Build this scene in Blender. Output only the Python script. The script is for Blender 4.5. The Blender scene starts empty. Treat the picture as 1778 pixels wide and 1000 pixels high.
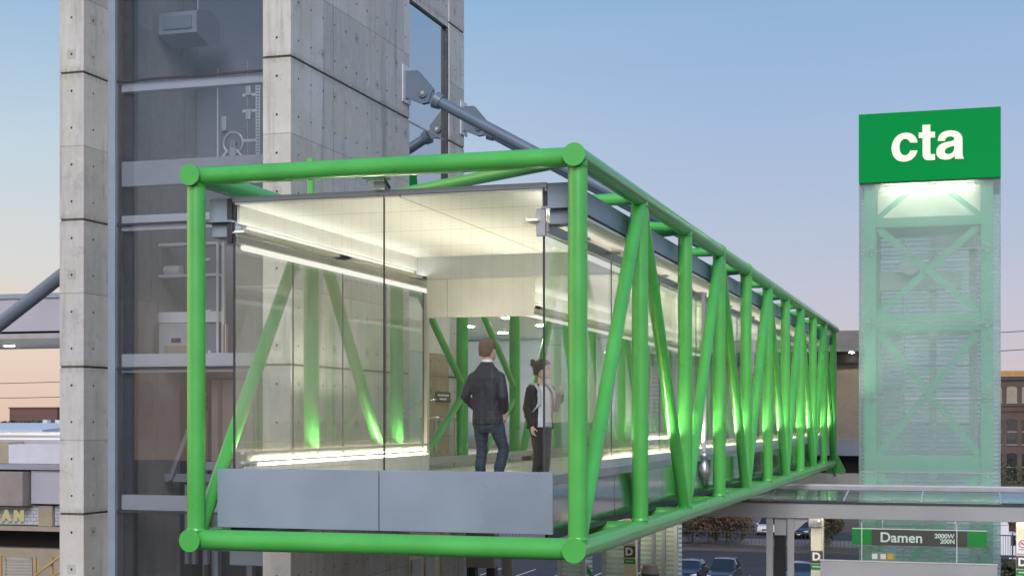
import bpy, bmesh, math, random
from mathutils import Vector, Matrix, noise

random.seed(7)
SC = bpy.context.scene
COL = SC.collection
R = math.radians

# ------------------------------------------------------------------ camera
# Units: metres.  z = 0 is the eye level of the photographer, who stands on a
# raised spot about eleven metres above the street (ground sheet at z = -11).
GROUND = -11.0
YAW = math.atan((1680 - 889) / 2600.0)
cam = bpy.data.cameras.new("camera")
cam.sensor_width = 36.0
cam.lens = 36.0 * 2600.0 / 1778.0
cam.shift_y = 226.0 / 1778.0
cam.clip_start = 0.1
cam.clip_end = 6000
cam_o = bpy.data.objects.new("camera", cam)
COL.objects.link(cam_o)
cam_o.rotation_euler = (R(90), 0, YAW)
SC.camera = cam_o

# ------------------------------------------------------------------ render settings
SC.view_settings.view_transform = 'Standard'
SC.view_settings.look = 'None'
SC.view_settings.exposure = 0.25
SC.view_settings.gamma = 1.0
SC.cycles.transparent_max_bounces = 40
SC.cycles.max_bounces = 8
SC.cycles.diffuse_bounces = 4
SC.cycles.glossy_bounces = 5
SC.cycles.transmission_bounces = 6
SC.cycles.sample_clamp_indirect = 6.0
SC.cycles.caustics_reflective = False
SC.cycles.caustics_refractive = False
SC.cycles.use_denoising = True
try:
    SC.cycles.denoiser = 'OPENIMAGEDENOISE'
    SC.cycles.denoising_input_passes = 'RGB_ALBEDO_NORMAL'
    SC.cycles.denoising_prefilter = 'ACCURATE'
except Exception:
    pass

# ------------------------------------------------------------------ node helper
class NT:
    def __init__(s, tree):
        s.t = tree
        s.n = tree.nodes
        s.l = tree.links
    def add(s, typ, **kw):
        n = s.n.new(typ)
        for k, v in kw.items():
            setattr(n, k, v)
        return n
    def put(s, sock, v):
        if isinstance(v, bpy.types.NodeSocket):
            s.l.new(v, sock)
        elif v is not None:
            if isinstance(v, (tuple, list)) and len(v) == 3 and sock.type == 'RGBA':
                v = (*v, 1)
            sock.default_value = v
    def m(s, op, a, b=None, c=None, clamp=False):
        n = s.add('ShaderNodeMath', operation=op)
        n.use_clamp = clamp
        s.put(n.inputs[0], a)
        if b is not None: s.put(n.inputs[1], b)
        if c is not None: s.put(n.inputs[2], c)
        return n.outputs[0]
    def mix(s, f, a, b, blend='MIX'):
        n = s.add('ShaderNodeMix', data_type='RGBA', blend_type=blend)
        s.put(n.inputs[0], f); s.put(n.inputs[6], a); s.put(n.inputs[7], b)
        return n.outputs[2]
    def xyz(s, v):
        n = s.add('ShaderNodeSeparateXYZ'); s.l.new(v, n.inputs[0])
        return n.outputs
    def vec(s, x, y, z):
        n = s.add('ShaderNodeCombineXYZ')
        s.put(n.inputs[0], x); s.put(n.inputs[1], y); s.put(n.inputs[2], z)
        return n.outputs[0]
    def noise(s, v, scale, detail=4, rough=0.55):
        n = s.add('ShaderNodeTexNoise'); s.put(n.inputs['Vector'], v)
        n.inputs['Scale'].default_value = scale
        n.inputs['Detail'].default_value = detail
        n.inputs['Roughness'].default_value = rough
        return n.outputs[0]
    def ramp(s, f, stops, interp='LINEAR'):
        n = s.add('ShaderNodeValToRGB'); s.put(n.inputs[0], f)
        cr = n.color_ramp; cr.interpolation = interp
        while len(cr.elements) < len(stops): cr.elements.new(0.5)
        for e, (p, c) in zip(cr.elements, stops):
            e.position = p
            e.color = (*c, 1) if len(c) == 3 else c
        return n.outputs[0]
    def maprange(s, v, a, b, c=0.0, d=1.0, smooth=False):
        n = s.add('ShaderNodeMapRange'); s.put(n.inputs[0], v)
        n.inputs[1].default_value = a; n.inputs[2].default_value = b
        n.inputs[3].default_value = c; n.inputs[4].default_value = d
        if smooth: n.interpolation_type = 'SMOOTHSTEP'
        return n.outputs[0]

def srgb(r, g, b):
    f = lambda c: (c / 255 / 12.92) if c / 255 <= 0.04045 else ((c / 255 + 0.055) / 1.055) ** 2.4
    return (f(r), f(g), f(b))

# ------------------------------------------------------------------ world: dusk sky
SUN_EL, SUN_AZ = 32.0, math.atan2(0.32, -0.92)      # azimuth measured from +Y towards +X
w = bpy.data.worlds.new("World")
SC.world = w
w.use_nodes = True
nt = NT(w.node_tree)
nt.n.clear()
tc = nt.add('ShaderNodeTexCoord')
sx, sy, sz = nt.xyz(tc.outputs['Generated'])
east = nt.ramp(sz, [(0.0, srgb(228, 199, 198)), (0.045, srgb(207, 195, 211)), (0.11, srgb(188, 196, 219)),
                    (0.20, srgb(168, 192, 226)), (0.28, srgb(142, 182, 224)), (0.55, srgb(104, 150, 212)), (1.0, srgb(90, 132, 200))])
west = nt.ramp(sz, [(0.0, srgb(240, 205, 184)), (0.05, srgb(240, 215, 199)), (0.10, srgb(226, 222, 217)),
                    (0.17, srgb(205, 221, 231)), (0.27, srgb(156, 194, 228)), (0.55, srgb(108, 154, 212)), (1.0, srgb(90, 132, 200))])
fw = nt.maprange(sx, -0.12, -0.60, 0, 1, True)
grad = nt.mix(fw, east, west)
cl = nt.noise(nt.vec(nt.m('MULTIPLY', sx, 2.0), nt.m('MULTIPLY', sy, 2.0), nt.m('MULTIPLY', sz, 14.0)), 1.6, 4)
grad = nt.mix(nt.maprange(cl, 0.42, 0.80, 0, 0.07, True), grad, srgb(226, 222, 226))
# the sunset itself is out of frame to the left (-X), low over the horizon
dotg = nt.add('ShaderNodeVectorMath', operation='DOT_PRODUCT')
nt.l.new(tc.outputs['Generated'], dotg.inputs[0]); dotg.inputs[1].default_value = Vector((-0.97, -0.22, 0.12)).normalized()
glow = nt.m('POWER', nt.maprange(dotg.outputs['Value'], 0.66, 1.0, 0, 1, True), 1.5)
grad = nt.mix(glow, grad, (3.0, 2.1, 1.25))
sky = nt.add('ShaderNodeTexSky', sky_type='NISHITA')
sky.sun_disc = False
sky.sun_elevation = R(SUN_EL)
sky.sun_rotation = SUN_AZ
bg1 = nt.add('ShaderNodeBackground'); nt.put(bg1.inputs[0], grad); bg1.inputs[1].default_value = 0.69
bg2 = nt.add('ShaderNodeBackground'); nt.put(bg2.inputs[0], sky.outputs[0]); bg2.inputs[1].default_value = 0.012
addsh = nt.add('ShaderNodeAddShader')
nt.l.new(bg1.outputs[0], addsh.inputs[0]); nt.l.new(bg2.outputs[0], addsh.inputs[1])
wo = nt.add('ShaderNodeOutputWorld')
nt.l.new(addsh.outputs[0], wo.inputs[0])

# ------------------------------------------------------------------ sun: large soft dusk glow behind the photographer
sun = bpy.data.lights.new("sun", 'SUN')
sun.energy = 2.3
sun.angle = R(35)
sun.color = (1.0, 0.94, 0.90)
sun_o = bpy.data.objects.new("sun", sun)
COL.objects.link(sun_o)
sd = Vector((math.sin(SUN_AZ) * math.cos(R(SUN_EL)), math.cos(SUN_AZ) * math.cos(R(SUN_EL)), math.sin(R(SUN_EL))))
sun_o.rotation_euler = sd.to_track_quat('Z', 'Y').to_euler()

# ------------------------------------------------------------------ materials
MAT = {}
def principled(name, base, rough=0.5, metal=0.0, spec=0.5, coat=0.0, var=0.0, vscale=3.0, bump=0.0, bscale=40.0, emis=None, es=0.0):
    m = bpy.data.materials.new(name); m.use_nodes = True
    t = NT(m.node_tree); b = t.n['Principled BSDF']
    b.inputs['Roughness'].default_value = rough
    b.inputs['Metallic'].default_value = metal
    b.inputs['Specular IOR Level'].default_value = spec
    b.inputs['Coat Weight'].default_value = coat
    b.inputs['Coat Roughness'].default_value = 0.08
    b.inputs['Base Color'].default_value = (*base, 1)
    pos = t.add('ShaderNodeNewGeometry').outputs['Position']
    if var > 0:
        n = t.noise(pos, vscale, 5)
        k = t.maprange(n, 0.3, 0.7, 1 - var, 1 + var)
        c = t.add('ShaderNodeVectorMath', operation='SCALE')
        c.inputs[0].default_value = base
        t.l.new(k, c.inputs['Scale'])
        t.l.new(c.outputs[0], b.inputs['Base Color'])
        t.l.new(t.maprange(n, 0.3, 0.7, max(rough - 0.08, 0.02), rough + 0.08), b.inputs['Roughness'])
    if bump > 0:
        bn = t.add('ShaderNodeBump'); bn.inputs['Strength'].default_value = bump
        bn.inputs['Distance'].default_value = 0.02
        t.l.new(t.noise(pos, bscale, 3), bn.inputs['Height'])
        t.l.new(bn.outputs[0], b.inputs['Normal'])
    if emis:
        b.inputs['Emission Color'].default_value = (*emis, 1)
        b.inputs['Emission Strength'].default_value = es
    MAT[name] = m
    return m

def concrete(name, tone, warm=0.0, holes=True, uoff=-10.955, uspace=3.905, major=True):
    """cast concrete: tie holes, form joints, streaks and mottling in world metres"""
    m = bpy.data.materials.new(name); m.use_nodes = True
    t = NT(m.node_tree); b = t.n['Principled BSDF']
    g = t.add('ShaderNodeNewGeometry')
    x, y, z = t.xyz(g.outputs['Position'])
    nx, ny, nz = t.xyz(g.outputs['True Normal'])
    side = t.m('GREATER_THAN', t.m('ABSOLUTE', nx), 0.6)
    u = t.m('ADD', t.m('MULTIPLY', side, y), t.m('MULTIPLY', t.m('SUBTRACT', 1.0, side), x))
    n1 = t.noise(g.outputs['Position'], 0.9, 6, 0.6)
    n2 = t.noise(g.outputs['Position'], 9.0, 5, 0.65)
    streak = t.noise(t.vec(t.m('MULTIPLY', u, 14.0), 0.0, t.m('MULTIPLY', z, 1.1)), 1.0, 5, 0.65)
    fine = t.noise(g.outputs['Position'], 70.0, 2, 0.5)
    cell = t.add('ShaderNodeTexWhiteNoise', noise_dimensions='2D')
    t.put(cell.inputs['Vector'], t.vec(t.m('FLOOR', t.m('DIVIDE', t.m('SUBTRACT', u, 0.5), 1.95)),
          t.m('FLOOR', t.m('DIVIDE', t.m('SUBTRACT', z, 0.889), 1.274)), 0.0))
    v = t.m('ADD', t.m('MULTIPLY', n1, 0.55), t.m('MULTIPLY', n2, 0.30))
    v = t.m('ADD', v, t.m('MULTIPLY', streak, 0.45))
    v = t.m('ADD', v, t.m('MULTIPLY', cell.outputs[0], 0.34))
    v = t.m('ADD', v, t.m('MULTIPLY', fine, 0.10))
    base = t.ramp(v, [(0.48, tuple(c * 0.55 for c in tone)), (0.62, tuple(c * 0.85 for c in tone)), (0.76, tone), (0.98, tuple(min(c * 1.2, 0.72) for c in tone))])
    if warm:
        base = t.mix(t.maprange(n1, 0.40, 0.65, 0, warm, True), base, (0.42, 0.38, 0.27))
    vor = t.add('ShaderNodeTexVoronoi'); t.put(vor.inputs['Vector'], g.outputs['Position']); vor.inputs['Scale'].default_value = 15.0
    pore = t.m('MULTIPLY', t.maprange(vor.outputs['Distance'], 0.06, 0.13, 1, 0, True), t.maprange(n1, 0.42, 0.60, 0, 0.9))
    base = t.mix(pore, base, (0.12, 0.115, 0.11))
    run = t.noise(t.vec(t.m('MULTIPLY', u, 3.2), 0.3, t.m('MULTIPLY', z, 0.22)), 1.0, 6, 0.7)
    base = t.mix(t.maprange(run, 0.52, 0.72, 0, 0.70, True), base, tuple(c * 0.50 for c in tone))
    blot = t.noise(g.outputs['Position'], 2.6, 5, 0.7)
    base = t.mix(t.maprange(blot, 0.56, 0.70, 0, 0.40, True), base, tuple(min(c * 1.28, 0.75) for c in tone))
    base = t.mix(t.maprange(blot, 0.44, 0.30, 0, 0.45, True), base, tuple(c * 0.58 for c in tone))
    height = t.m('ADD', t.m('MULTIPLY', n2, 0.25), t.m('MULTIPLY', fine, 0.15))
    height = t.m('SUBTRACT', height, t.m('MULTIPLY', pore, 0.3))
    if holes:
        us = t.m('ADD', t.m('MULTIPLY', side, 0.498), t.m('MULTIPLY', t.m('SUBTRACT', 1.0, side), uspace))
        uo = t.m('ADD', t.m('MULTIPLY', side, 22.91), t.m('MULTIPLY', t.m('SUBTRACT', 1.0, side), uoff))
        du = t.m('DIVIDE', t.m('SUBTRACT', u, uo), us)
        du = t.m('MULTIPLY', t.m('SUBTRACT', du, t.m('ROUND', du)), us)
        # tie holes alternate: on the wide side walls every second column sits half a step lower
        dz = t.m('DIVIDE', t.m('SUBTRACT', z, 1.2075), 0.637)
        dz = t.m('MULTIPLY', t.m('SUBTRACT', dz, t.m('ROUND', dz)), 0.637)
        d = t.m('SQRT', t.m('ADD', t.m('POWER', du, 2.0), t.m('POWER', dz, 2.0)))
        d = t.m('ADD', d, t.m('MULTIPLY', t.m('SUBTRACT', n2, 0.5), 0.016))
        hole = t.maprange(d, 0.012, 0.025, 1, 0, True)
        base = t.mix(hole, base, (0.035, 0.033, 0.03))
        height = t.m('SUBTRACT', height, t.m('MULTIPLY', hole, 1.0))
        # patched squares round a few of the holes
        cu_ = t.m('ROUND', t.m('DIVIDE', t.m('SUBTRACT', u, uo), us)); cz_ = t.m('ROUND', t.m('DIVIDE', t.m('SUBTRACT', z, 1.2075), 0.637))
        wn = t.add('ShaderNodeTexWhiteNoise', noise_dimensions='2D'); t.put(wn.inputs['Vector'], t.vec(t.m('ADD', cu_, t.m('MULTIPLY', side, 7.0)), cz_, 0.0))
        sq = t.m('MULTIPLY', t.m('LESS_THAN', t.m('MAXIMUM', t.m('ABSOLUTE', du), t.m('ABSOLUTE', dz)), 0.085), t.m('GREATER_THAN', wn.outputs[0], 0.86))
        base = t.mix(t.m('MULTIPLY', sq, 0.35), base, (0.24, 0.23, 0.21))
        base = t.mix(hole, base, (0.035, 0.033, 0.03))
        # form joints
        jm = t.m('DIVIDE', t.m('SUBTRACT', z, 0.889), 1.274)
        jd = t.m('MULTIPLY', t.m('ABSOLUTE', t.m('SUBTRACT', jm, t.m('ROUND', jm))), 1.274)
        j1 = t.maprange(jd, 0.004, 0.011, 0.6, 0, True)
        base = t.mix(t.m('MULTIPLY', j1, 0.75), base, (0.12, 0.11, 0.095))
        vj = None
        for p, s_ in ((24.34, 0.75), (23.41, 0.3), (26.28, 0.4)):
            k = t.m('MULTIPLY', t.maprange(t.m('ABSOLUTE', t.m('SUBTRACT', u, p)), 0.004, 0.012, s_, 0, True), side)
            vj = k if vj is None else t.m('MAXIMUM', vj, k)
        base = t.mix(vj, base, (0.08, 0.075, 0.065))
        if major:
            km = t.m('DIVIDE', t.m('SUBTRACT', z, 0.889), 2.548)
            kd = t.m('MULTIPLY', t.m('ABSOLUTE', t.m('SUBTRACT', km, t.m('ROUND', km))), 2.548)
            st = t.maprange(kd, 0.02, 0.16, 1, 0, True)
            base = t.mix(t.m('MULTIPLY', st, t.maprange(streak, 0.4, 0.7, 0.0, 0.55)), base, (0.13, 0.105, 0.075))
        height = t.m('SUBTRACT', height, t.m('MULTIPLY', t.m('MAXIMUM', j1, vj), 0.6))
    bn = t.add('ShaderNodeBump'); bn.inputs['Strength'].default_value = 0.5; bn.inputs['Distance'].default_value = 0.012
    t.l.new(height, bn.inputs['Height']); t.l.new(bn.outputs[0], b.inputs['Normal'])
    t.l.new(base, b.inputs['Base Color'])
    b.inputs['Roughness'].default_value = 0.85
    b.inputs['Specular IOR Level'].default_value = 0.25
    MAT[name] = m
    return m

def glass(name, tint=(0.95, 0.975, 0.96), f0=0.04, haze=0.0, hazecol=(0.8, 0.9, 0.85), rough=0.0, frit=0, refl=1.0, lines=0.0):
    """thin architectural pane: see-through, with Schlick reflection, optional milky frit; haze also paints in reflection veils"""
    m = bpy.data.materials.new(name); m.use_nodes = True
    t = NT(m.node_tree); t.n.remove(t.n['Principled BSDF'])
    out = t.n['Material Output']
    tr = t.add('ShaderNodeBsdfTransparent'); tr.inputs[0].default_value = (*tint, 1)
    gl = t.add('ShaderNodeBsdfGlossy'); gl.inputs['Roughness'].default_value = rough
    lw = t.add('ShaderNodeLayerWeight'); lw.inputs['Blend'].default_value = 0.5
    f = t.m('ADD', f0, t.m('MULTIPLY', t.m('POWER', lw.outputs['Facing'], 5.0), refl * (1 - f0)))
    base = tr.outputs[0]
    geo = t.add('ShaderNodeNewGeometry')
    x, y, z = t.xyz(geo.outputs['Position'])
    if haze > 0 or frit:
        df = t.add('ShaderNodeBsdfDiffuse'); df.inputs[0].default_value = (*hazecol, 1)
        tl = t.add('ShaderNodeBsdfTranslucent'); tl.inputs[0].default_value = (*hazecol, 1)
        mm = t.add('ShaderNodeMixShader'); mm.inputs[0].default_value = 0.5
        t.l.new(df.outputs[0], mm.inputs[1]); t.l.new(tl.outputs[0], mm.inputs[2])
        mx = t.add('ShaderNodeMixShader')
        h = t.m('ADD', haze, t.m('MULTIPLY', t.m('SUBTRACT', t.noise(geo.outputs['Position'], 0.8, 3), 0.5), haze * 0.5))
        if frit == 1:      # small ceramic dots in vertical rows against bird strikes
            du = t.m('DIVIDE', x, 0.134); du = t.m('MULTIPLY', t.m('ABSOLUTE', t.m('SUBTRACT', du, t.m('ROUND', du))), 0.134)
            dz = t.m('DIVIDE', z, 0.042); dz = t.m('MULTIPLY', t.m('ABSOLUTE', t.m('SUBTRACT', dz, t.m('ROUND', dz))), 0.042)
            dot = t.m('MULTIPLY', t.m('LESS_THAN', du, 0.009), t.m('LESS_THAN', dz, 0.004))
            h = t.m('MAXIMUM', h, t.m('MULTIPLY', dot, 0.09))
        if lines > 0:      # horizontal printed lines
            dz = t.m('DIVIDE', z, 0.14); dz = t.m('ABSOLUTE', t.m('SUBTRACT', dz, t.m('ROUND', dz)))
            h = t.m('MAXIMUM', h, t.m('MULTIPLY', t.maprange(dz, 0.26, 0.30, 1, 0), lines))
        t.put(mx.inputs[0], h)
        t.l.new(base, mx.inputs[1]); t.l.new(mm.outputs[0], mx.inputs[2])
        base = mx.outputs[0]
    bn = t.add('ShaderNodeBump'); bn.inputs['Strength'].default_value = 0.04; bn.inputs['Distance'].default_value = 0.02
    t.l.new(t.noise(geo.outputs['Position'], 1.3, 2), bn.inputs['Height'])
    t.l.new(bn.outputs[0], gl.inputs['Normal'])
    fin = t.add('ShaderNodeMixShader')
    t.l.new(f, fin.inputs[0]); t.l.new(base, fin.inputs[1]); t.l.new(gl.outputs[0], fin.inputs[2])
    t.l.new(fin.outputs[0], out.inputs[0])
    MAT[name] = m
    return m

def emitter(name, col, s):
    m = bpy.data.materials.new(name); m.use_nodes = True
    t = NT(m.node_tree); t.n.remove(t.n['Principled BSDF'])
    e = t.add('ShaderNodeEmission'); e.inputs[0].default_value = (*col, 1); e.inputs[1].default_value = s
    t.l.new(e.outputs[0], t.n['Material Output'].inputs[0])
    MAT[name] = m
    return m

principled('green_paint', (0.076, 0.435, 0.080), 0.34, coat=0.30, var=0.10, vscale=1.5, bump=0.03, bscale=90)
concrete('pier_concrete', (0.50, 0.50, 0.50), 0.36)
concrete('plain_concrete', (0.42, 0.40, 0.38), 0.2, holes=False)
concrete('tan_concrete', (0.42, 0.35, 0.25), 0.3)
principled('joint_grime', (0.10, 0.085, 0.065), 0.9, var=0.3, vscale=6)
principled('steel_blue', (0.26, 0.32, 0.40), 0.42, var=0.06, bump=0.03)
principled('stay_blue', (0.13, 0.17, 0.23), 0.38, var=0.08, vscale=2, bump=0.03)
principled('panel_blue', (0.30, 0.37, 0.46), 0.30, metal=0.35, var=0.09, vscale=0.9, bump=0.05, bscale=1.1)
principled('grey_metal', (0.40, 0.41, 0.44), 0.42, metal=0.35, var=0.08)
principled('pale_metal', (0.62, 0.63, 0.65), 0.38, metal=0.3, var=0.05)
principled('white_paint', (0.78, 0.77, 0.73), 0.55, var=0.05)
principled('dark_metal', (0.045, 0.048, 0.055), 0.45, var=0.15)
principled('black_gasket', (0.012, 0.012, 0.014), 0.5)
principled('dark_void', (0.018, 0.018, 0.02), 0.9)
principled('floor_tile', (0.66, 0.60, 0.48), 0.35, var=0.08, vscale=1.2)
principled('shaft_grey', (0.22, 0.24, 0.28), 0.6, var=0.12, vscale=0.9, bump=0.05, bscale=12)
principled('shaft_dark', (0.085, 0.075, 0.07), 0.7, var=0.3, vscale=0.8)
principled('shaft_beige', (0.42, 0.37, 0.31), 0.6, var=0.12)
principled('shaft_warm', (0.42, 0.38, 0.34), 0.6, var=0.15, vscale=1.1, bump=0.05, bscale=12)
principled('sign_green', (0.002, 0.20, 0.045), 0.55, spec=0.04, emis=(0.0, 0.26, 0.05), es=0.22)
principled('letter_cream', (0.80, 0.78, 0.62), 0.4, emis=(0.86, 0.82, 0.60), es=0.30)
principled('sign_brown', (0.085, 0.072, 0.068), 0.45, var=0.06)
principled('sign_white', (0.86, 0.86, 0.83), 0.45)
principled('plain_sign_green', (0.01, 0.27, 0.045), 0.45)
principled('column_cream', (0.74, 0.68, 0.52), 0.55, var=0.05)
principled('beam_grey', (0.36, 0.36, 0.375), 0.5, metal=0.2, var=0.06, vscale=0.7)
principled('asphalt', (0.026, 0.027, 0.034), 0.85, var=0.25, vscale=0.25, bump=0.2, bscale=8)
principled('pavement', (0.16, 0.15, 0.15), 0.85, var=0.15, vscale=0.4)
principled('road_paint', (0.70, 0.70, 0.68), 0.7, var=0.1)
principled('earth', (0.085, 0.075, 0.055), 0.95, var=0.3, vscale=0.05)
principled('frost_panel', (0.60, 0.72, 0.78), 0.4, var=0.05)
principled('ochre_stone', (0.42, 0.25, 0.09), 0.7, var=0.15)
principled('tan_stucco', (0.30, 0.27, 0.21), 0.85, var=0.15, vscale=1.5)
principled('lavender_panel', (0.40, 0.40, 0.47), 0.5, var=0.06, vscale=0.7)
principled('grey_brown_panel', (0.24, 0.22, 0.215), 0.6, var=0.1)
principled('roof_blue', (0.50, 0.58, 0.68), 0.5, var=0.06)
principled('window_dark', (0.02, 0.03, 0.035), 0.08, spec=0.8)
principled('tyre', (0.015, 0.015, 0.016), 0.85)
principled('rim', (0.45, 0.46, 0.48), 0.3, metal=0.8)
principled('car_glass', (0.015, 0.02, 0.025), 0.06, spec=0.8)
principled('headlamp', (0.8, 0.82, 0.85), 0.1)
principled('tail_red', (0.4, 0.01, 0.01), 0.2)
principled('skin', (0.62, 0.40, 0.30), 0.5, var=0.06, vscale=20)
principled('hair_brown', (0.13, 0.075, 0.04), 0.55, var=0.35, vscale=60, bump=0.5, bscale=160)
principled('hair_dark', (0.025, 0.017, 0.014), 0.5, var=0.35, vscale=60, bump=0.5, bscale=160)
principled('jacket_navy', (0.012, 0.015, 0.028), 0.7, var=0.3, vscale=6, bump=0.3, bscale=50)
principled('jeans_blue', (0.012, 0.030, 0.052), 0.8, var=0.4, vscale=7, bump=0.35, bscale=80)
principled('cloth_black', (0.008, 0.008, 0.009), 0.75, var=0.3, vscale=8, bump=0.3, bscale=60)
principled('shirt_white', (0.72, 0.74, 0.80), 0.75, var=0.05, vscale=8, bump=0.2, bscale=40)
principled('strap_grey', (0.45, 0.47, 0.48), 0.7)
principled('leather_dark', (0.03, 0.02, 0.015), 0.45)
principled('eye_dark', (0.02, 0.015, 0.012), 0.2)
principled('lip', (0.45, 0.18, 0.15), 0.45)
principled('leaf_brown', (0.085, 0.058, 0.034), 0.9, var=0.5, vscale=1.5)
principled('leaf_olive', (0.060, 0.066, 0.034), 0.9, var=0.5, vscale=1.5)
principled('bark', (0.10, 0.078, 0.055), 0.95, var=0.3, vscale=4)
principled('truck_white', (0.74, 0.76, 0.82), 0.35, coat=0.3, var=0.03)
principled('car_black', (0.012, 0.014, 0.022), 0.25, coat=0.8)
principled('car_grey', (0.045, 0.05, 0.062), 0.28, metal=0.4, coat=0.8)
principled('car_white', (0.72, 0.73, 0.75), 0.3, coat=0.8)
principled('red_roof', (0.15, 0.085, 0.075), 0.8, var=0.15, vscale=0.05)
principled('far_green', (0.06, 0.07, 0.045), 0.95, var=0.4, vscale=0.05)
principled('yellow_sign', (0.75, 0.45, 0.02), 0.5)
principled('red_mark', (0.6, 0.03, 0.02), 0.5)
principled('gold_trim', (0.55, 0.40, 0.20), 0.4, metal=0.5)
principled('steel_rail', (0.55, 0.54, 0.50), 0.25, metal=0.9)
glass('clear_glass', (0.97, 0.985, 0.975), frit=1, f0=0.008, haze=0.004, hazecol=(0.9, 0.92, 0.88))
glass('side_glass', (0.96, 0.98, 0.965), 0.03, haze=0.055, hazecol=(0.90, 0.94, 0.90), refl=0.75)  # haze paints in the pale veil of reflections on these panes
glass('left_glass', (0.97, 0.98, 0.97), 0.03, haze=0.15, hazecol=(0.92, 0.95, 0.90), refl=0.8)  # stronger milky veil imitating the bright interior mirrored in this glass
glass('tower_glass', (0.88, 0.90, 0.93), 0.075, haze=0.02, hazecol=(0.50, 0.58, 0.68))  # blue-grey haze stands in for reflected sky
glass('mirror_glass', (0.45, 0.47, 0.50), 0.84, refl=0.9)
glass('green_glass', (0.88, 0.96, 0.93), 0.03, haze=0.22, hazecol=(0.80, 0.92, 0.93), rough=0.03)
glass('back_glass', (0.85, 0.93, 0.94), 0.03, haze=0.35, hazecol=(0.82, 0.90, 0.95), lines=0.8)
glass('roof_glass', (0.75, 0.84, 0.82), 0.06, haze=0.35, hazecol=(0.55, 0.66, 0.66))
glass('shelter_glass', (0.92, 0.96, 0.94), 0.03)
glass('poly_panel', (0.80, 0.88, 0.80), 0.03, haze=0.55, hazecol=(0.80, 0.86, 0.76), lines=0.85)
emitter('tube_light', (1.0, 0.96, 0.86), 0.85)
emitter('added_cove_light', (1.0, 0.97, 0.90), 5.5)  # glow for the unseen cove strips added under the ceiling
emitter('curb_light', (1.0, 0.72, 0.28), 50.0)
emitter('added_up_light', (1.0, 0.93, 0.74), 520.0)  # added fill light that whitens the interior
glass('frost_wall', (0.86, 0.96, 0.98), 0.03, haze=0.42, hazecol=(0.84, 0.95, 0.98))
principled('pale_green', (0.17, 0.42, 0.30), 0.4, var=0.05)
principled('ledge_grey', (0.26, 0.27, 0.34), 0.6, var=0.06)
principled('parapet_pale', (0.52, 0.54, 0.62), 0.6, var=0.06)
emitter('downlight', (1.0, 0.90, 0.72), 130.0)
emitter('cta_tube', (1.0, 0.93, 0.70), 40.0)
emitter('canopy_tube', (1.0, 0.92, 0.75), 22.0)
emitter('letter_lit', (1.0, 0.88, 0.50), 0.38)

def make_mirror_skirt():
    m = bpy.data.materials.new('mirror_steel'); m.use_nodes = True
    t = NT(m.node_tree); b = t.n['Principled BSDF']
    b.inputs['Base Color'].default_value = (0.40, 0.40, 0.42, 1)
    b.inputs['Metallic'].default_value = 1.0
    b.inputs['Roughness'].default_value = 0.09
    g = t.add('ShaderNodeNewGeometry')
    bn = t.add('ShaderNodeBump'); bn.inputs['Strength'].default_value = 0.10; bn.inputs['Distance'].default_value = 0.02
    t.l.new(t.noise(g.outputs['Position'], 1.6, 2), bn.inputs['Height']); t.l.new(bn.outputs[0], b.inputs['Normal'])
    MAT['mirror_steel'] = m
make_mirror_skirt()

def make_brick(name, c1, c2, mortar, scale):
    m = bpy.data.materials.new(name); m.use_nodes = True
    t = NT(m.node_tree); b = t.n['Principled BSDF']
    g = t.add('ShaderNodeNewGeometry')
    x, y, z = t.xyz(g.outputs['Position'])
    br = t.add('ShaderNodeTexBrick')
    t.put(br.inputs['Vector'], t.vec(t.m('ADD', x, y), z, 0.0))
    br.inputs['Color1'].default_value = (*c1, 1); br.inputs['Color2'].default_value = (*c2, 1)
    br.inputs['Mortar'].default_value = (*mortar, 1); br.inputs['Scale'].default_value = scale
    n = t.noise(g.outputs['Position'], 0.6, 5)
    c = t.mix(t.maprange(n, 0.3, 0.7, 0, 0.5), br.outputs[0], tuple(v * 0.6 for v in c1))
    t.l.new(c, b.inputs['Base Color']); b.inputs['Roughness'].default_value = 0.9
    MAT[name] = m
make_brick('brick_dark', (0.13, 0.085, 0.07), (0.10, 0.07, 0.06), (0.12, 0.10, 0.09), 2.2)
make_brick('brick_tan', (0.36, 0.31, 0.25), (0.31, 0.26, 0.21), (0.30, 0.27, 0.23), 2.6)
make_brick('glass_block', (0.45, 0.50, 0.56), (0.52, 0.56, 0.60), (0.16, 0.17, 0.18), 2.4)

def make_ceiling():
    m = bpy.data.materials.new('ceiling_cream'); m.use_nodes = True
    t = NT(m.node_tree); b = t.n['Principled BSDF']
    g = t.add('ShaderNodeNewGeometry')
    x, y, z = t.xyz(g.outputs['Position'])
    dx = t.m('ABSOLUTE', t.m('ADD', x, 6.84))
    fy = t.m('DIVIDE', t.m('SUBTRACT', y, 18.9), 1.97)
    dy = t.m('MULTIPLY', t.m('ABSOLUTE', t.m('SUBTRACT', fy, t.m('ROUND', fy))), 1.97)
    j = t.maprange(t.m('MINIMUM', dx, dy), 0.006, 0.016, 1, 0, True)
    n = t.noise(g.outputs['Position'], 0.7, 3)
    c = t.mix(t.maprange(n, 0.3, 0.7), (0.78, 0.77, 0.73), (0.84, 0.83, 0.80))
    t.l.new(t.mix(j, c, (0.30, 0.27, 0.22)), b.inputs['Base Color'])
    b.inputs['Roughness'].default_value = 0.45
    MAT['ceiling_cream'] = m
make_ceiling()

# ------------------------------------------------------------------ mesh builder
WORLD = {}          # world location of things and parts (no thing below is rotated at build time)

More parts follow.
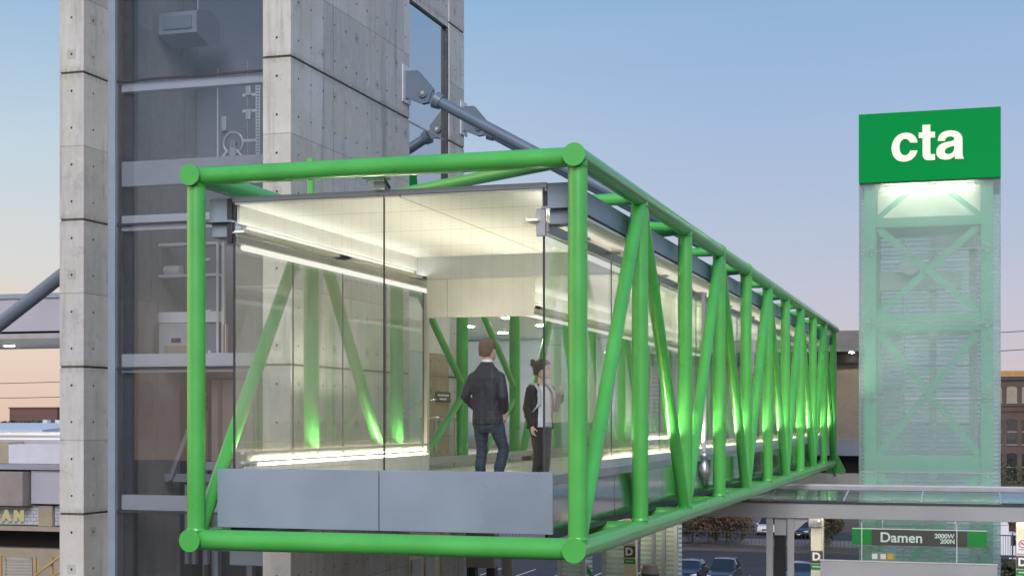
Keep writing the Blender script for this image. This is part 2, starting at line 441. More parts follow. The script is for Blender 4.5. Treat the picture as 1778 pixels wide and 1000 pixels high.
class MB:
    def __init__(s):
        s.v = []; s.f = []; s.sm = []
    def face(s, pts, smooth=False):
        i = len(s.v)
        s.v += [Vector(p) for p in pts]
        s.f.append(tuple(range(i, i + len(pts)))); s.sm.append(smooth)
    def box(s, x0, x1, y0, y1, z0, z1):
        i = len(s.v)
        s.v += [Vector(p) for p in ((x0, y0, z0), (x1, y0, z0), (x1, y1, z0), (x0, y1, z0),
                                    (x0, y0, z1), (x1, y0, z1), (x1, y1, z1), (x0, y1, z1))]
        for q in ((0, 3, 2, 1), (4, 5, 6, 7), (0, 1, 5, 4), (1, 2, 6, 5), (2, 3, 7, 6), (3, 0, 4, 7)):
            s.f.append(tuple(i + k for k in q)); s.sm.append(False)
        return s
    def obox(s, p0, p1, w, h, up=(0, 0, 1)):
        """bar of rectangular section from p0 to p1"""
        p0, p1 = Vector(p0), Vector(p1)
        d = (p1 - p0).normalized(); u = Vector(up)
        if u.y > 0.5: w, h = h, w        # w runs along 'up', h across it
        a = d.cross(u)
        if a.length < 1e-4: a = d.cross(Vector((1, 0, 0)))
        a.normalize(); b = a.cross(d)
        i = len(s.v)
        for p in (p0, p1):
            for k, l in ((-1, -1), (1, -1), (1, 1), (-1, 1)):
                s.v.append(p + a * (k * w / 2) + b * (l * h / 2))
        for q in ((0, 1, 2, 3), (7, 6, 5, 4), (0, 4, 5, 1), (1, 5, 6, 2), (2, 6, 7, 3), (3, 7, 4, 0)):
            s.f.append(tuple(i + k for k in q)); s.sm.append(False)
        return s
    def cyl(s, p0, p1, r, r1=None, n=28, caps=True):
        p0, p1 = Vector(p0), Vector(p1); r1 = r if r1 is None else r1
        d = (p1 - p0).normalized()
        a = d.cross(Vector((0, 0, 1)))
        if a.length < 1e-4: a = Vector((1, 0, 0))
        a.normalize(); b = d.cross(a)
        ring = [(a * math.cos(2 * math.pi * k / n) + b * math.sin(2 * math.pi * k / n)) for k in range(n)]
        i = len(s.v)
        s.v += [p0 + q * r for q in ring] + [p1 + q * r1 for q in ring]
        for k in range(n):
            s.f.append((i + k, i + (k + 1) % n, i + n + (k + 1) % n, i + n + k)); s.sm.append(True)
        if caps:
            if r > 1e-5: s.face([p0 + q * r for q in reversed(ring)])
            if r1 > 1e-5: s.face([p1 + q * r1 for q in ring])
        return s
    def prism(s, pts, axis, a, b):
        """outline pts (2-D) swept along an axis from a to b"""
        def P(p, t):
            return {'x': (t, p[0], p[1]), 'y': (p[0], t, p[1]), 'z': (p[0], p[1], t)}[axis]
        n = len(pts)
        s.face([P(p, a) for p in pts]); s.face([P(p, b) for p in reversed(pts)])
        for k in range(n):
            q = pts[(k + 1) % n]
            s.face([P(pts[k], a), P(pts[k], b), P(q, b), P(q, a)])
        return s
    def loft(s, rings, cap=True, smooth=True):
        n = len(rings[0]); i = len(s.v)
        for r in rings: s.v += [Vector(p) for p in r]
        for j in range(len(rings) - 1):
            for k in range(n):
                s.f.append((i + j * n + k, i + j * n + (k + 1) % n, i + (j + 1) * n + (k + 1) % n, i + (j + 1) * n + k)); s.sm.append(smooth)
        if cap:
            s.f.append(tuple(i + k for k in reversed(range(n)))); s.sm.append(smooth)
            s.f.append(tuple(i + (len(rings) - 1) * n + k for k in range(n))); s.sm.append(smooth)
        return s
    def tube(s, pts, rad, n=14, flat=1.0, up=(0, 1, 0)):
        """smooth limb through pts with radii rad; flat squeezes the section along 'up'"""
        pts = [Vector(p) for p in pts]; rings = []
        for j, p in enumerate(pts):
            d = (pts[min(j + 1, len(pts) - 1)] - pts[max(j - 1, 0)]).normalized()
            a = d.cross(Vector(up))
            if a.length < 1e-3: a = d.cross(Vector((1, 0, 0)))
            a.normalize(); b = d.cross(a)
            r = rad[j]
            rings.append([p + a * (r * math.cos(2 * math.pi * k / n)) + b * (r * flat * math.sin(2 * math.pi * k / n)) for k in range(n)])
        # rounded ends
        d0 = (pts[1] - pts[0]).normalized(); d1 = (pts[-1] - pts[-2]).normalized()
        e0 = [pts[0] - d0 * rad[0] * 0.6 + (q - pts[0]) * 0.5 for q in rings[0]]
        e1 = [pts[-1] + d1 * rad[-1] * 0.6 + (q - pts[-1]) * 0.5 for q in rings[-1]]
        return s.loft([e0] + rings + [e1])
    def ell(s, c, rx, ry, rz, n=16, m=10):
        c = Vector(c)
        rings = []
        for j in range(m):
            a = -math.pi / 2 + math.pi * (j + 0.5) / m
            rings.append([c + Vector((rx * math.cos(a) * math.cos(2 * math.pi * k / n), ry * math.cos(a) * math.sin(2 * math.pi * k / n), rz * math.sin(a))) for k in range(n)])
        return s.loft(rings)
    def xform(s, M):
        s.v = [M @ p for p in s.v]; return s
    def mesh(s, name):
        me = bpy.data.meshes.new(name)
        me.from_pydata([tuple(p) for p in s.v], [], s.f)
        me.polygons.foreach_set('use_smooth', s.sm)
        me.update()
        return me
    def build(s, name, mat, parent=None, bevel=0.0, fixn=True, vox=None, smooth_it=4, origin=None):
        lo = Vector((min(p[i] for p in s.v) for i in range(3))); hi = Vector((max(p[i] for p in s.v) for i in range(3)))
        c = Vector(origin) if origin is not None else ((lo + hi) / 2 if parent else Vector(((lo.x + hi.x) / 2, (lo.y + hi.y) / 2, lo.z)))
        s.v = [p - c for p in s.v]
        me = s.mesh(name)
        if fixn:
            bm = bmesh.new(); bm.from_mesh(me)
            bmesh.ops.recalc_face_normals(bm, faces=bm.faces)
            bm.to_mesh(me); bm.free()
        o = bpy.data.objects.new(name, me)
        COL.objects.link(o)
        if vox:
            me2 = remesh(o, vox, smooth_it)
            o.modifiers.clear()
            o.data = me2
            me2.polygons.foreach_set('use_smooth', [True] * len(me2.polygons))
            me = me2
        me.materials.clear()
        me.materials.append(MAT[mat])
        if parent:
            o.parent = parent
            o.location = c - WORLD[parent.name]
        else:
            o.location = c
        WORLD[o.name] = c
        if bevel:
            b = o.modifiers.new('bevel', 'BEVEL'); b.width = bevel; b.segments = 2; b.limit_method = 'ANGLE'; b.angle_limit = R(50)
        return o

def remesh(o, vox, smooth_it):
    m = o.modifiers.new('r', 'REMESH'); m.mode = 'VOXEL'; m.voxel_size = vox
    k = o.modifiers.new('s', 'SMOOTH'); k.iterations = smooth_it; k.factor = 0.5
    dg = bpy.context.evaluated_depsgraph_get()
    dg.update()
    return bpy.data.meshes.new_from_object(o.evaluated_get(dg))

def tag(o, label, cat, group=None, kind=None):
    if label: o['label'] = label
    if cat: o['category'] = cat
    if group: o['group'] = group
    if kind: o['kind'] = kind
    return o

def thing(name, loc, label, cat, group=None):
    o = bpy.data.objects.new(name, None)
    COL.objects.link(o)
    o.location = loc
    WORLD[o.name] = Vector(loc)
    return tag(o, label, cat, group)

def structure(o):
    o['kind'] = 'structure'
    return o

def bx(*a): return MB().box(*a)

def text_mesh(s, size, bold, depth):
    cu = bpy.data.curves.new('t', 'FONT')
    cu.body = s; cu.size = size; cu.offset = bold; cu.extrude = depth; cu.align_x = 'CENTER'; cu.align_y = 'CENTER'
    o = bpy.data.objects.new('t', cu); COL.objects.link(o)
    dg = bpy.context.evaluated_depsgraph_get(); dg.update()
    me = bpy.data.meshes.new_from_object(o.evaluated_get(dg))
    bpy.data.objects.remove(o); bpy.data.curves.remove(cu)
    return me

def lettering(s, name, mat, parent, c, size, bold=0.0, depth=0.006, sx=1.0, align='C'):
    """upright writing that faces -Y"""
    me = text_mesh(s, size, bold, depth)
    M = Matrix.Rotation(R(90), 4, 'X') @ Matrix.Diagonal((sx, 1, 1, 1))
    me.transform(M)
    xs = [v.co.x for v in me.vertices]; zs = [v.co.z for v in me.vertices]
    ox = {'C': (min(xs) + max(xs)) / 2, 'L': min(xs), 'R': max(xs)}[align]
    me.transform(Matrix.Translation((-ox, 0, -(min(zs) + max(zs)) / 2)))
    me.name = name
    o = bpy.data.objects.new(name, me); COL.objects.link(o)
    me.materials.clear(); me.materials.append(MAT[mat])
    o.parent = parent
    o.location = Vector(c) - WORLD[parent.name]
    WORLD[o.name] = Vector(c)
    return o

def outline_letters(polys, depth):
    cu = bpy.data.curves.new('g', 'CURVE'); cu.dimensions = '2D'; cu.fill_mode = 'BOTH'; cu.extrude = depth
    for pts in polys:
        sp = cu.splines.new('POLY'); sp.points.add(len(pts) - 1); sp.use_cyclic_u = True
        for p, q in zip(sp.points, pts): p.co = (q[0], q[1], 0, 1)
    o = bpy.data.objects.new('g', cu); COL.objects.link(o)
    dg = bpy.context.evaluated_depsgraph_get(); dg.update()
    me = bpy.data.meshes.new_from_object(o.evaluated_get(dg))
    bpy.data.objects.remove(o); bpy.data.curves.remove(cu)
    me.transform(Matrix.Rotation(R(90), 4, 'X'))
    return me

def smooth_poly(pts, it=2, keep=55):
    """round the gentle corners of a traced outline (Chaikin), keep the sharp ones"""
    for _ in range(it):
        out = []; n = len(pts)
        for i in range(n):
            a, b, c = (Vector(pts[i - 1]), Vector(pts[i]), Vector(pts[(i + 1) % n]))
            ang = math.degrees((b - a).angle(c - b, 0))
            if ang > keep: out.append(tuple(b))
            else: out += [tuple(b.lerp(a, 0.25)), tuple(b.lerp(c, 0.25))]
        pts = out
    return pts
# ================================================================== THE SETTING
structure(bx(-2500, 2500, -300, 4000, GROUND - 0.5, GROUND).build('ground', 'earth'))
structure(bx(-60, 60, 84, 124, GROUND, GROUND + 0.004).build('parking_lot', 'asphalt'))
structure(bx(-160, 160, 136, 148, GROUND, GROUND + 0.006).build('road', 'asphalt'))
structure(bx(-160, 160, 130.5, 136, GROUND, GROUND + 0.12).build('pavement', 'pavement'))
mb = MB()
for k in range(-9, 10):
    mb.box(-12.0 + k * 2.6, -11.9 + k * 2.6, 100, 105, GROUND + 0.004, GROUND + 0.009)
for k in range(-16, 17):
    mb.box(k * 9.0, k * 9.0 + 3.5, 141.9, 142.05, GROUND + 0.006, GROUND + 0.012)
structure(mb.build('road_marking', 'road_paint'))
structure(bx(-60, 20, 36.0, 47.5, -6.4, -5.6).build('platform_deck', 'plain_concrete'))

# ================================================================== FOOTBRIDGE
XL, XR, Y0, BAY, ZT, ZB = -9.51, -4.44, 17.28, 3.54, 3.11, -1.56
NB = 10
Y1 = Y0 + NB * BAY
FL = -0.92
def yn(i): return Y0 + i * BAY
bridge = thing('footbridge', ((XL + XR) / 2, Y0, ZB - 0.13),
               'long glazed footbridge of bright green steel tubes crossing the middle of the picture', 'footbridge')
G = 'green_paint'
for X in (XL, XR):
    for z, r, y1 in ((ZT, 0.122, Y1 + 1.0), (ZB, 0.130, Y1 + 0.3)):
        ch = MB().cyl((X, Y0 - 0.16, z), (X, y1, z), r, n=40).build('top_chord' if z > 0 else 'bottom_chord', G, bridge)
        MB().cyl((X, Y0 - 0.185, z), (X, Y0 - 0.16, z), r + 0.016, n=40).build('end_cap', G, ch, bevel=0.006)
    for i in range(NB + 1):
        MB().cyl((X, yn(i), ZB + 0.05), (X, yn(i), ZT - 0.05), 0.117, n=32, caps=False).cyl((X, yn(i), ZB + 0.118), (X, yn(i), ZB + 0.150), 0.130, 0.118, n=32, caps=False).cyl((X, yn(i), ZT - 0.142), (X, yn(i), ZT - 0.112), 0.118, 0.130, n=32, caps=False).build('post', G, bridge)
    for i in range(NB):
        if X == XL and i in (2, 3):      # portal bays open to the concourse carry a K brace from mid post
            for z in (ZB + 0.1, ZT - 0.1):
                MB().cyl((X, yn(i), z), (X, yn(i + 1), 0.55 + (0.12 if z > 0 else -0.12)), 0.068, n=24, caps=False).build('knee_brace', G, bridge)
            continue
        a, b = ((ZB, ZT) if i % 2 == 0 else (ZT, ZB))
        sgn = 1 if b > a else -1
        MB().cyl((X, yn(i) + 0.10, a + sgn * 0.12), (X, yn(i + 1) - 0.10, b - sgn * 0.12), 0.094, n=28, caps=False).build('diagonal', G, bridge)
for i in range(NB + 1):
    MB().cyl((XL + 0.05, yn(i), ZT), (XR - 0.05, yn(i), ZT), 0.118 if i == 0 else 0.085, n=32, caps=False).build('cross_beam', G, bridge)
    MB().cyl((XL + 0.05, yn(i), ZB), (XR - 0.05, yn(i), ZB), 0.132 if i == 0 else 0.10, n=32, caps=False).build('cross_beam', G, bridge)
for i in range(NB):
    a, b = ((XR, XL) if i % 2 == 0 else (XL, XR))
    MB().cyl((a, yn(i) + 0.08, ZT), (b, yn(i + 1) - 0.08, ZT), 0.08, n=24, caps=False).build('plan_brace', G, bridge)
MB().cyl((XL, 20.8, ZT), (XL, 20.8, 3.93), 0.055, n=16).build('stub_pipe', G, bridge)
for i in (3, 4):
    MB().cyl((XR, yn(i) - 0.08, ZT), (XR, yn(i) + 0.08, ZT), 0.142, n=36).build('collar', G, bridge, bevel=0.008)
MB().prism([(Y1 + 0.1, ZB + 0.25), (Y1 + 0.4, ZB + 0.1), (Y1 + 0.95, ZB - 0.35), (Y1 + 0.95, ZB - 0.5), (Y1 - 0.2, ZB - 0.3)], 'x', XR - 0.03, XR + 0.03).build('end_rib', G, bridge)

MB().prism([(XR - 0.1, ZB + 0.42), (XR + 0.12, ZB + 0.30), (XR + 0.40, ZB - 0.25), (XR + 0.36, ZB - 0.36), (XR - 0.3, ZB - 0.36)], 'y', Y1 + 0.32, Y1 + 0.40).build('end_gusset', G, bridge)
# floor, roof, ceiling
bx(-9.2, -4.92, 17.70, Y1 + 1.5, FL - 0.40, FL).build('floor_deck', 'floor_tile', bridge)
bx(-9.20, -4.92, 17.62, Y1 + 1.2, 2.815, 2.88).build('roof_deck', 'grey_metal', bridge)
bx(-9.19, -4.93, 17.64, Y1 + 1.2, 2.785, 2.812).build('ceiling', 'ceiling_cream', bridge)
for X, s in ((-9.36, -1), (-4.76, 1)):
    i0, i1 = X - 0.15, X + 0.15
    bx(i0, i1, 17.62, Y1 + 1.2, 2.58, 2.87).build('roof_edge_beam', 'steel_blue', bridge, bevel=0.008)
    bx(i0 - 0.06, i1 + 0.06, 17.56, 18.0, 2.553, 2.577).build('bracket_plate', 'steel_blue', bridge, bevel=0.004)
    bx(i0 + 0.02, i1, 17.66, 17.95, 2.37, 2.55).build('bracket_channel', 'steel_blue', bridge, bevel=0.006)
    xi = -9.17 if s < 0 else -4.95
    bx(min(xi, xi + s * 0.33), max(xi, xi + s * 0.33), 18.02, Y1 + 1.0, 2.515, 2.55).build('soffit', 'white_paint', bridge)
    bx(xi - 0.03, xi + 0.03, 17.70, Y1 + 1.0, 2.28, 2.40).build('header_rail', 'pale_metal' if s < 0 else 'grey_metal', bridge, bevel=0.006)
    bx(xi - s * 0.035 - 0.02, xi - s * 0.035 + 0.02, 17.72, Y1 + 1.0, 2.553, 2.784).build('ceiling_fascia', 'white_paint', bridge)
    # header brackets
    for k in range(20):
        y = Y0 + 1.77 * (k + 1)
        bx(min(xi + s * 0.03, xi + s * 0.22), max(xi + s * 0.03, xi + s * 0.22), y - 0.05, y + 0.05, 2.33, 2.36).build('header_bracket', 'grey_metal', bridge)
    # inner curb with heater rails
    open0, open1 = (24.85, 31.6 + 10.0) if s < 0 else (None, None)
    spans = [(17.75, 24.8), (41.7, Y1 + 1.0)] if s < 0 else [(20.35, Y1 + 1.0)]
    for a, b in spans:
        bx(xi - s * 0.05 - 0.05, xi - s * 0.05 + 0.05, a, b, FL + 0.002, -0.66).build('curb', 'white_paint', bridge, bevel=0.008)
        bx(xi - s * 0.075 - 0.025, xi - s * 0.075 + 0.025, a, b, -0.60, -0.565).build('curb_rail', 'pale_metal', bridge, bevel=0.004)
        bx(xi - s * 0.075 - 0.025, xi - s * 0.075 + 0.025, a, b, -0.475, -0.44).build('curb_rail', 'pale_metal', bridge, bevel=0.004)
        bx(xi - s * 0.04 - 0.022, xi - s * 0.04 + 0.022, a + 0.45, b - 0.05, -0.657, -0.650).build('curb_lamp', 'curb_light', bridge)
        bx(xi - s * 0.085 - 0.014, xi - s * 0.085 + 0.014, a + 0.45, b - 0.05, -0.657, -0.649).build('added_curb_uplight', 'added_up_light', bridge)  # hidden second strip, added to brighten the ceiling
        bx(xi - s * 0.05 - 0.06, xi - s * 0.05 + 0.06, a + 0.36, a + 0.40, -0.658, -0.60).build('curb_lip', 'white_paint', bridge)
        bx(xi - s * 0.105 - 0.006, xi - s * 0.105 + 0.006, a, b, -0.70, -0.632).build('curb_lip', 'white_paint', bridge)
        bx(xi + s * 0.012 - 0.004, xi + s * 0.012 + 0.004, a, b, -0.70, -0.585).build('curb_lip', 'pale_metal', bridge)
    # side glazing
    y = 17.68
    while y < Y1 + 0.9:
        if not (s < 0 and 24.7 < y + 0.5 and y < 41.6):
            bx(xi - 0.006, xi + 0.006, y + 0.006, y + 1.766, -0.72, 2.275).build('glass_pane', 'left_glass' if s < 0 else 'side_glass', bridge)
            bx(xi - 0.008, xi + 0.008, y + 1.767, y + 1.777, -0.72, 2.275).build('pane_joint', 'dark_metal', bridge)
        y += 1.772
    # polished skirt
    for k in range(20):
        ya = 17.66 + 1.77 * k
        bx(xi + s * 0.04 - 0.012, xi + s * 0.04 + 0.012, ya + 0.012, ya + 1.758, -1.42, -0.82).build('skirt_panel', 'mirror_steel', bridge)
    bx(xi + s * 0.03 - 0.03, xi + s * 0.03 + 0.03, 17.64, Y1 + 1.0, -0.818, -0.70).build('skirt_rail', 'grey_metal', bridge, bevel=0.005)
    bx(xi + s * 0.02 - 0.02, xi + s * 0.02 + 0.02, 17.66, Y1 + 1.0, -1.50, -1.422).build('skirt_rail', 'dark_metal', bridge)
    # lamp tubes under the header, bay by bay
    for i in range(NB):
        a = yn(i) + (0.45 if i == 0 else 0.0); b = yn(i + 1) - 0.004
        lamp = bx(xi - s * 0.09 - 0.03, xi - s * 0.09 + 0.03, a, b, 2.262, 2.285).build('lamp_housing', 'white_paint', bridge)
        MB().cyl((xi - s * 0.09, a + 0.02, 2.235), (xi - s * 0.09, b - 0.02, 2.235), 0.042, n=14).build('lamp_tube', 'tube_light', lamp)
        bx(xi - s * 0.13 - 0.085, xi - s * 0.13 + 0.085, a - 0.2, b + 0.2, 2.402, 2.415).build('added_cove_tray', 'white_paint', bridge)
        bx(xi - s * 0.212 - 0.005, xi - s * 0.212 + 0.005, a - 0.2, b + 0.2, 2.416, 2.445).build('added_cove_lip', 'white_paint', bridge)
        bx(xi - s * 0.13 - 0.05, xi - s * 0.13 + 0.05, a - 0.2, b + 0.2, 2.418, 2.424).build('added_cove_lamp', 'added_cove_light', lamp)  # unseen cove lamp, tray and lip added to light the ceiling
# glazed front end
for x0, x1 in ((-9.15, -7.068), (-7.052, -4.97)):
    bx(x0 + 0.008, x1 - 0.008, 17.644, 17.656, -0.75, 2.835).build('glass_pane', 'clear_glass', bridge)
bx(-9.16, -4.96, 17.630, 17.670, 2.840, 2.868).build('front_gasket', 'black_gasket', bridge)
bx(-7.068, -7.052, 17.640, 17.660, -0.74, 2.838).build('front_gasket', 'black_gasket', bridge)
for x in (-9.16, -4.96):
    bx(x - 0.012, x + 0.012, 17.640, 17.660, -0.74, 2.838).build('front_gasket', 'dark_metal', bridge)
bx(-9.24, -9.175, 17.60, 17.66, 2.28, 2.86).build('corner_plate', 'dark_metal', bridge, bevel=0.004)
bx(-5.04, -4.93, 17.58, 17.63, 2.22, 2.56).build('corner_plate', 'grey_metal', bridge, bevel=0.006)
clip = bx(-7.16, -7.0, 17.52, 17.68, 2.872, 2.975).build('roof_clip', 'pale_metal', bridge, bevel=0.008)
MB().cyl((-6.97, 17.6, 2.90), (-6.97, 17.34, 3.02), 0.022, n=12).build('clip_bolt', 'dark_metal', clip)
bx(-7.22, -6.92, 17.32, 17.52, 2.985, 3.01).build('clip_plate', G, bridge)
for x0, x1 in ((-9.29, -7.05), (-7.038, -4.79)):
    bx(x0, x1, 17.43, 17.47, -1.405, -0.65).build('end_panel', 'panel_blue', bridge, bevel=0.006)
bx(-9.2, -4.85, 17.50, 17.66, -1.38, -0.72).build('end_backing', 'dark_metal', bridge)
# cross wall hung under the ceiling two bays in
bx(-9.14, -4.98, 24.34, 24.50, 2.395, 2.783).build('ceiling_beam', 'pale_metal', bridge)
for x0, x1 in ((-8.95, -8.575), (-8.565, -7.03)):
    bx(x0, x1, 24.36, 24.46, 1.74, 2.393).build('bulkhead', 'white_paint', bridge)
bx(-9.19, -9.11, 24.80, 24.92, FL, 2.28).build('end_mullion', 'pale_metal', bridge, bevel=0.005)
# rain pipe with bulb trap on the right side
pipe = MB().cyl((-4.70, 27.75, 2.34), (-4.70, 27.75, -0.62), 0.045, n=16).build('rain_pipe', 'pale_metal', bridge)
tb = MB()
prof = [(0.046, -0.62), (0.075, -0.66), (0.075, -0.74), (0.055, -0.78), (0.085, -0.86), (0.115, -0.98), (0.10, -1.07), (0.06, -1.14), (0.03, -1.17), (0.03, -1.26)]
tb.loft([[(-4.70 + r * math.cos(2 * math.pi * k / 20), 27.75 + r * math.sin(2 * math.pi * k / 20), z) for k in range(20)] for r, z in prof])
tb.build('pipe_trap', 'rim', pipe)

# ================================================================== CONCRETE ELEVATOR TOWER
tower = thing('elevator_tower', (-12.9, 27.0, GROUND), 'tall cast concrete elevator tower with a glass front, behind the left end of the footbridge', 'tower')
MAJ = [0.889 + 2.548 * k for k in range(-5, 5)]
def pier(name, x0, x1, y0, y1, zlo=GROUND, zhi=11.0):
    """cast pier in lifts with recessed dirty joints between them"""
    mb = MB(); jb = MB()
    cuts = [zlo] + [z for z in MAJ if zlo < z < zhi] + [zhi]
    for a, b in zip(cuts, cuts[1:]):
        mb.box(x0, x1, y0, y1, a + (0.018 if a != zlo else 0), b - (0.018 if b != zhi else 0))
        if b != zhi: jb.box(x0 + 0.02, x1 - 0.02, y0 + 0.02, y1 - 0.02, b - 0.0175, b + 0.0175)
    o = mb.build(name, 'pier_concrete', tower, bevel=0.008)
    jb.build('cast_joint', 'joint_grime', o)
pier('pier', -15.10, -14.62, 22.61, 23.43)
pier('pier', -11.21, -10.70, 22.61, 28.11)
pier('pier', -11.21, -10.70, 30.52, 31.52)
bx(-15.08, -14.64, 23.432, 31.5, GROUND, 10.98).build('side_wall', 'plain_concrete', tower)
bx(-14.64, -11.22, 31.0, 31.48, GROUND, 10.98).build('rear_wall', 'plain_concrete', tower)
bx(-11.205, -10.72, 28.112, 30.518, 8.42, 10.99).build('lintel', 'pier_concrete', tower)
bx(-14.62, -11.22, 26.6, 26.7, 3.42, 10.9).build('shaft_wall', 'shaft_grey', tower)
bx(-14.62, -11.22, 26.6, 26.7, 0.80, 3.40).build('shaft_wall', 'shaft_warm', tower)
bx(-14.62, -11.22, 26.6, 26.7, GROUND, 0.78).build('shaft_wall', 'shaft_dark', tower)
bx(-14.64, -11.2, 22.7, 31.4, 11.0, 11.2).build('roof_slab', 'plain_concrete', tower)
# front glazing with joints and floor bands
gj = [11.0, 5.985, 3.437, 0.889, -1.659, -6.7, GROUND]
for a, b in zip(gj, gj[1:]):
    bx(-14.46, -11.215, 23.43, 23.445, b + 0.02, a - 0.02).build('glass_pane', 'tower_glass', tower)
for z in gj[1:-1]:
    bx(-14.47, -11.215, 23.42, 23.47, z - 0.018, z + 0.018).build('glazing_bar', 'dark_metal', tower)
bx(-14.617, -14.47, 23.36, 23.50, GROUND, 11.0).build('frame_post', 'steel_blue', tower, bevel=0.006)
bx(-14.46, -14.27, 23.62, 23.80, GROUND, 11.0).build('jamb', 'dark_metal', tower)
bx(-11.30, -11.214, 23.47, 23.6, GROUND, 11.0).build('jamb', 'dark_metal', tower)
for a, b, m in ((5.80, 5.955, 'pale_metal'), (4.12, 4.56, 'grey_metal'), (3.46, 3.60, 'pale_metal'), (3.33, 3.41, 'pale_metal'),
                (0.91, 1.14, 'pale_metal'), (0.81, 0.86, 'pale_metal'), (-1.63, -1.36, 'pale_metal')):
    bx(-14.42, -11.22, 23.50, 23.68, a, b).build('floor_band', m, tower, bevel=0.006)
# side glazing that mirrors the sky
for a, b in ((8.40, 5.985), (5.985, 3.437), (3.437, 2.45)):
    bx(-10.80, -10.786, 28.13, 30.40, b + 0.015, a - 0.015).build('glass_pane', 'mirror_glass', tower)
bx(-10.81, -10.776, 28.12, 30.50, 5.97, 6.0).build('glazing_bar', 'grey_metal', tower)
bx(-10.90, -10.72, 30.41, 30.515, 2.45, 8.40).build('frame_post', 'dark_metal', tower)
bx(-10.90, -10.85, 28.12, 30.40, 2.5, 8.4).build('side_backing', 'dark_void', tower)
bx(-10.96, -10.71, 29.15, 30.50, FL, 1.35).build('lobby_wall', 'tan_concrete', tower)
bx(-10.96, -10.71, 28.13, 30.50, 1.36, 2.44).build('lobby_soffit', 'white_paint', tower)
bx(-11.2, -10.75, 28.13, 29.14, FL, 1.35).build('lobby_door', 'frost_panel', tower)
# lower lobby with a warm lamp in the recess
bx(-11.0, -10.9, 28.13, 30.50, -11, -1.7).build('lobby_wall', 'column_cream', tower)
bx(-11.15, -10.72, 28.13, 30.50, -1.6, -1.45).build('lobby_soffit', 'white_paint', tower)
for y in (28.22, 30.40):
    bx(-10.88, -10.76, y - 0.03, y + 0.03, -1.63, -1.605).build('lobby_lamp', 'downlight', tower)
for y in (28.7, 29.5):
    bx(-10.885, -10.86, y, y + 0.55, -5.6, -2.9).build('lobby_panel', 'grey_metal', tower)

# things in the glazed shaft
ac = thing('air_handler', (-14.6, 25.6, 7.0), 'pale boxy air handling unit hung high inside the tower glass, above the reel', 'machine')
MB().prism([(25.0, 7.2), (25.5, 7.05), (25.9, 7.2), (25.9, 7.6), (25.5, 7.72), (25.0, 7.6)], 'x', -15.0 + 0.45, -13.75).build('casing', 'grey_metal', ac, bevel=0.02)
bx(-14.45, -13.85, 24.97, 24.995, 7.28, 7.52).build('grille', 'shaft_grey', ac)
MB().cyl((-14.0, 25.5, 7.72), (-14.0, 25.5, 10.9), 0.02, n=10).build('hanger', 'grey_metal', ac)
cd = thing('conduit', (-14.2, 26.5, 5.0), 'thin white conduit with a switch box on the upper shaft wall', 'conduit')
MB().cyl((-14.15, 26.57, 6.9), (-14.15, 26.57, 5.0), 0.017, n=10).build('pipe', 'white_paint', cd)
bx(-14.05, -13.95, 26.52, 26.6, 5.65, 5.93).build('switch_box', 'pale_metal', cd, bevel=0.01)
MB().cyl((-13.5, 26.58, 7.0), (-13.5, 26.58, 4.6), 0.008, n=8).build('cable', 'pale_metal', cd)
rl = thing('slotted_rail', (-12.2, 25.3, 4.8), 'white perforated rail standing beside the right pier inside the tower glass', 'rail')
mb = MB()
for k in range(26):
    z = 4.85 + k * 0.057
    mb.box(-12.68, -12.66, 25.28, 25.30, z, z + 0.057); mb.box(-12.61, -12.59, 25.28, 25.30, z, z + 0.057)
    mb.box(-12.66, -12.61, 25.28, 25.30, z, z + 0.03)
mb.build('rail', 'white_paint', rl)
for z in (5.15, 5.7, 6.0):
    bx(-12.95, -12.68, 25.28, 25.31, z, z + 0.05).build('arm', 'white_paint', rl)
for z0, z1 in ((5.55, 5.75), (6.0, 6.2)):
    bx(-12.86, -12.76, 25.22, 25.31, z0, z1).build('limit_switch', 'pale_metal', rl, bevel=0.01)
reel = thing('hose_reel', (-13.15, 25.3, 4.56), 'pale wheel on an A-shaped stand behind the upper tower glass', 'reel')
mb = MB(); ring = []
for k in range(36):
    a = 2 * math.pi * k / 36
    ring.append(Vector((-13.15 + 0.20 * math.cos(a), 25.3, 5.14 + 0.20 * math.sin(a))))
for k in range(36): mb.cyl(ring[k], ring[(k + 1) % 36], 0.03, n=10, caps=False)
mb.build('wheel', 'pale_metal', reel)
MB().cyl((-13.15, 25.26, 5.14), (-13.15, 25.34, 5.14), 0.07, n=20).build('hub', 'grey_metal', reel)
bx(-13.21, -13.09, 25.27, 25.33, 4.56, 5.1).build('stand', 'pale_metal', reel)
for s in (-1, 1):
    MB().tube([(-13.15 + s * 0.1, 25.25, 5.0), (-13.15 + s * 0.26, 25.25, 4.8), (-13.15 + s * 0.28, 25.25, 4.56)], [0.028] * 3).build('hose', 'white_paint', reel)
rack = thing('equipment_rack', (-14.2, 25.4, 1.15), 'pale open rack frame standing behind the tower glass beside the green corner post', 'rack')
for x in (-14.75, -13.35):
    bx(x - 0.03, x + 0.03, 25.27, 25.33, 1.15, 3.3).build('upright', 'white_paint', rack)
for z, h in ((3.25, 0.05), (2.66, 0.05), (1.80, 0.20)):
    bx(-14.72, -13.38, 25.15, 25.45, z, z + h).build('shelf', 'white_paint', rack)
MB().cyl((-14.58, 25.3, 2.80), (-14.24, 25.3, 2.80), 0.09, n=24).build('roll', 'white_paint', None)
o = bpy.data.objects['roll']; o.name = 'paper_roll'; tag(o, 'white roll lying on the middle shelf of the rack', 'roll')
cab = thing('control_cabinet', (-14.1, 25.2, 1.15), 'pale control cabinet with a small dark label under the rack shelf', 'cabinet')
bx(-14.55, -13.6, 25.0, 25.4, 1.15, 1.78).build('casing', 'pale_metal', cab, bevel=0.012)
